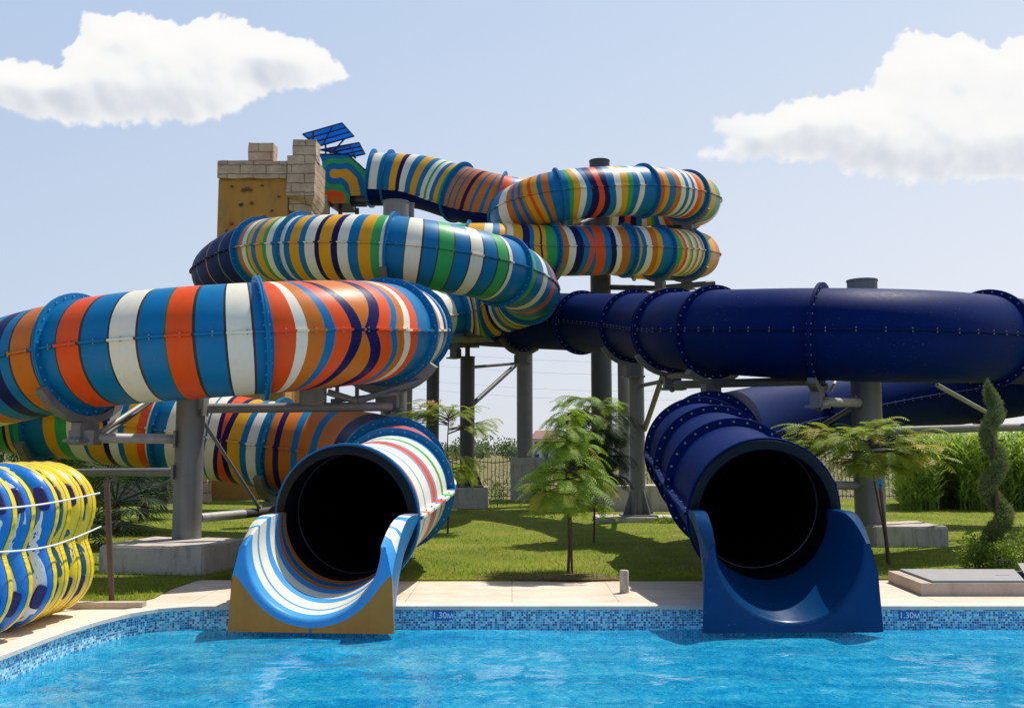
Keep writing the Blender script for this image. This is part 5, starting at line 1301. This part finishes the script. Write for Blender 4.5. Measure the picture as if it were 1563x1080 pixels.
def sdist(px, py, poly):
    P = np.array(poly, float); Q = np.roll(P, -1, 0); d = np.full(px.shape, 1e9); ins = np.zeros(px.shape, bool)
    for (x0, y0), (x1, y1) in zip(P, Q):
        vx, vy = x1-x0, y1-y0; t = np.clip(((px-x0)*vx+(py-y0)*vy)/(vx*vx+vy*vy), 0, 1); d = np.minimum(d, np.hypot(px-x0-t*vx, py-y0-t*vy))
        if y0 != y1: c_ = ((y0 > py) != (y1 > py)) & (px < (x1-x0)*(py-y0)/(y1-y0)+x0); ins ^= c_
    return np.where(ins, d, -d)
def cloud(label, poly, x0, x1, y0, y1, ofs, tail):
    st = 1.7; gx_ = np.arange(x0, x1, st); gy_ = np.arange(y0, y1, st); PX, PY_ = np.meshgrid(gx_, gy_)
    def fbm(sc, oc, z, sy=1.0):
        return np.array([mnoise.fractal(V((x*sc+ofs, y*sc*sy, z)), 1.0, 2.1, oc) for x, y in zip(PX.ravel(), PY_.ravel())]).reshape(PX.shape)
    def billow(sc, z):
        return np.array([mnoise.voronoi(V((x*sc+ofs, y*sc*1.15, z)))[0][0] for x, y in zip((PX+w1*9).ravel(), (PY_+w2*9).ravel())]).reshape(PX.shape)
    w1, w2 = fbm(.022, 5, 1.7), fbm(.022, 5, 9.1); fine = fbm(.06, 5, 4.4)
    D = sdist(PX+w1*6, PY_+w2*6, poly) + fine*7.5
    top = 1-(PY_-y0)/(y1-y0)
    B1_, B2_ = billow(.020, 3.3), billow(.045, 5.5)
    dd = np.clip(D, 0, 60)
    # rounded body + cauliflower billows
    body = 62*(lambda q: q*q*(3-2*q))(dd/60)
    bil = np.clip(D/18, 0, 1)*(40*(0.55-np.clip(B1_, 0, .8)) + 9*(0.5-np.clip(B2_, 0, .8)) + fine*0.8 + w1*12)
    def blur(A_, n_):
        for _ in range(n_): A_ = (A_ + np.roll(A_, 1, 0) + np.roll(A_, -1, 0) + np.roll(A_, 1, 1) + np.roll(A_, -1, 1))/5
        return A_
    Hh = blur(body*1.35+bil*0.75, 80) + blur(np.clip(D/14, 0, 1)*(8*(0.5-np.clip(B2_, 0, .8)) + fine*1.5), 20)
    soft = 5 + 11*np.clip(.62-top, 0, 1) + 6*np.clip(w1+w2, 0, 1) + tail*np.clip((1200-PX)/120, 0, 1)*6
    al_ = np.clip(D/soft, 0, 1); al_ = al_*al_*(3-2*al_); al_ *= 1 - tail*0.25*np.clip((1200-PX)/150, 0, 1)
    Yc = 2600.0; k = Yc/F
    vs_ = np.array([tuple(at(x, y, Yc)) for x, y in zip(PX.ravel(), PY_.ravel())]); vs_[:, 1] -= (Hh*k*0.48).ravel()
    nx_, ny_ = len(gx_), len(gy_); I_ = np.arange(nx_*ny_).reshape(ny_, nx_); fc = np.stack([I_[1:, :-1], I_[1:, 1:], I_[:-1, 1:], I_[:-1, :-1]], -1).reshape(-1, 4)
    af = al_.ravel(); keep_ = af[fc].max(1) > 0.002; used_ = np.unique(fc[keep_]); mp = -np.ones(len(vs_), int); mp[used_] = np.arange(len(used_))
    o = arr_mesh('sky_cloud', vs_[used_], mp[fc[keep_]], [M['cloud']]); o.data.polygons.foreach_set('use_smooth', [True]*len(o.data.polygons))
    a_ = o.data.attributes.new('vapour', 'FLOAT', 'POINT'); a_.data.foreach_set('value', af[used_].astype(np.float32)); struct(o)
cloud('left', [(0,91),(21,90),(54,90),(86,97),(90,80),(118,54),(122,24),(143,16),(179,25),(219,19),(247,29),(276,38),(297,27),(340,22),(380,26),(385,45),(423,48),(477,61),(502,77),(516,97),(545,113),(516,125),(484,138),(430,145),(394,154),(376,168),(340,188),(305,195),(251,193),(179,195),(136,200),(90,193),(43,183),(0,172),(-60,160),(-95,130),(-60,100)], -120, 570, -5, 225, 3.0, 0)
cloud('right', [(1046,233),(1103,217),(1082,204),(1087,176),(1128,168),(1164,172),(1196,154),(1232,143),(1290,140),(1325,133),(1340,97),(1358,72),(1365,54),(1388,43),(1415,54),(1444,54),(1469,46),(1497,61),(1519,68),(1540,55),(1563,52),(1620,60),(1680,110),(1700,200),(1660,280),(1563,280),(1522,279),(1469,281),(1397,284),(1343,279),(1300,269),(1261,251),(1204,249),(1128,251),(1085,247)], 1020, 1720, 15, 310, 11.0, 1)
w.cycles.sampling_method = 'MANUAL'; w.cycles.sample_map_resolution = 512

scene.view_settings.view_transform = 'Standard'; scene.view_settings.look = 'None'; scene.view_settings.exposure = 0; scene.view_settings.gamma = 1
scene.render.engine = 'CYCLES'; scene.cycles.max_bounces = 5; scene.cycles.diffuse_bounces = 3; scene.cycles.transparent_max_bounces = 12
scene.render.resolution_x = 1024; scene.render.resolution_y = 707
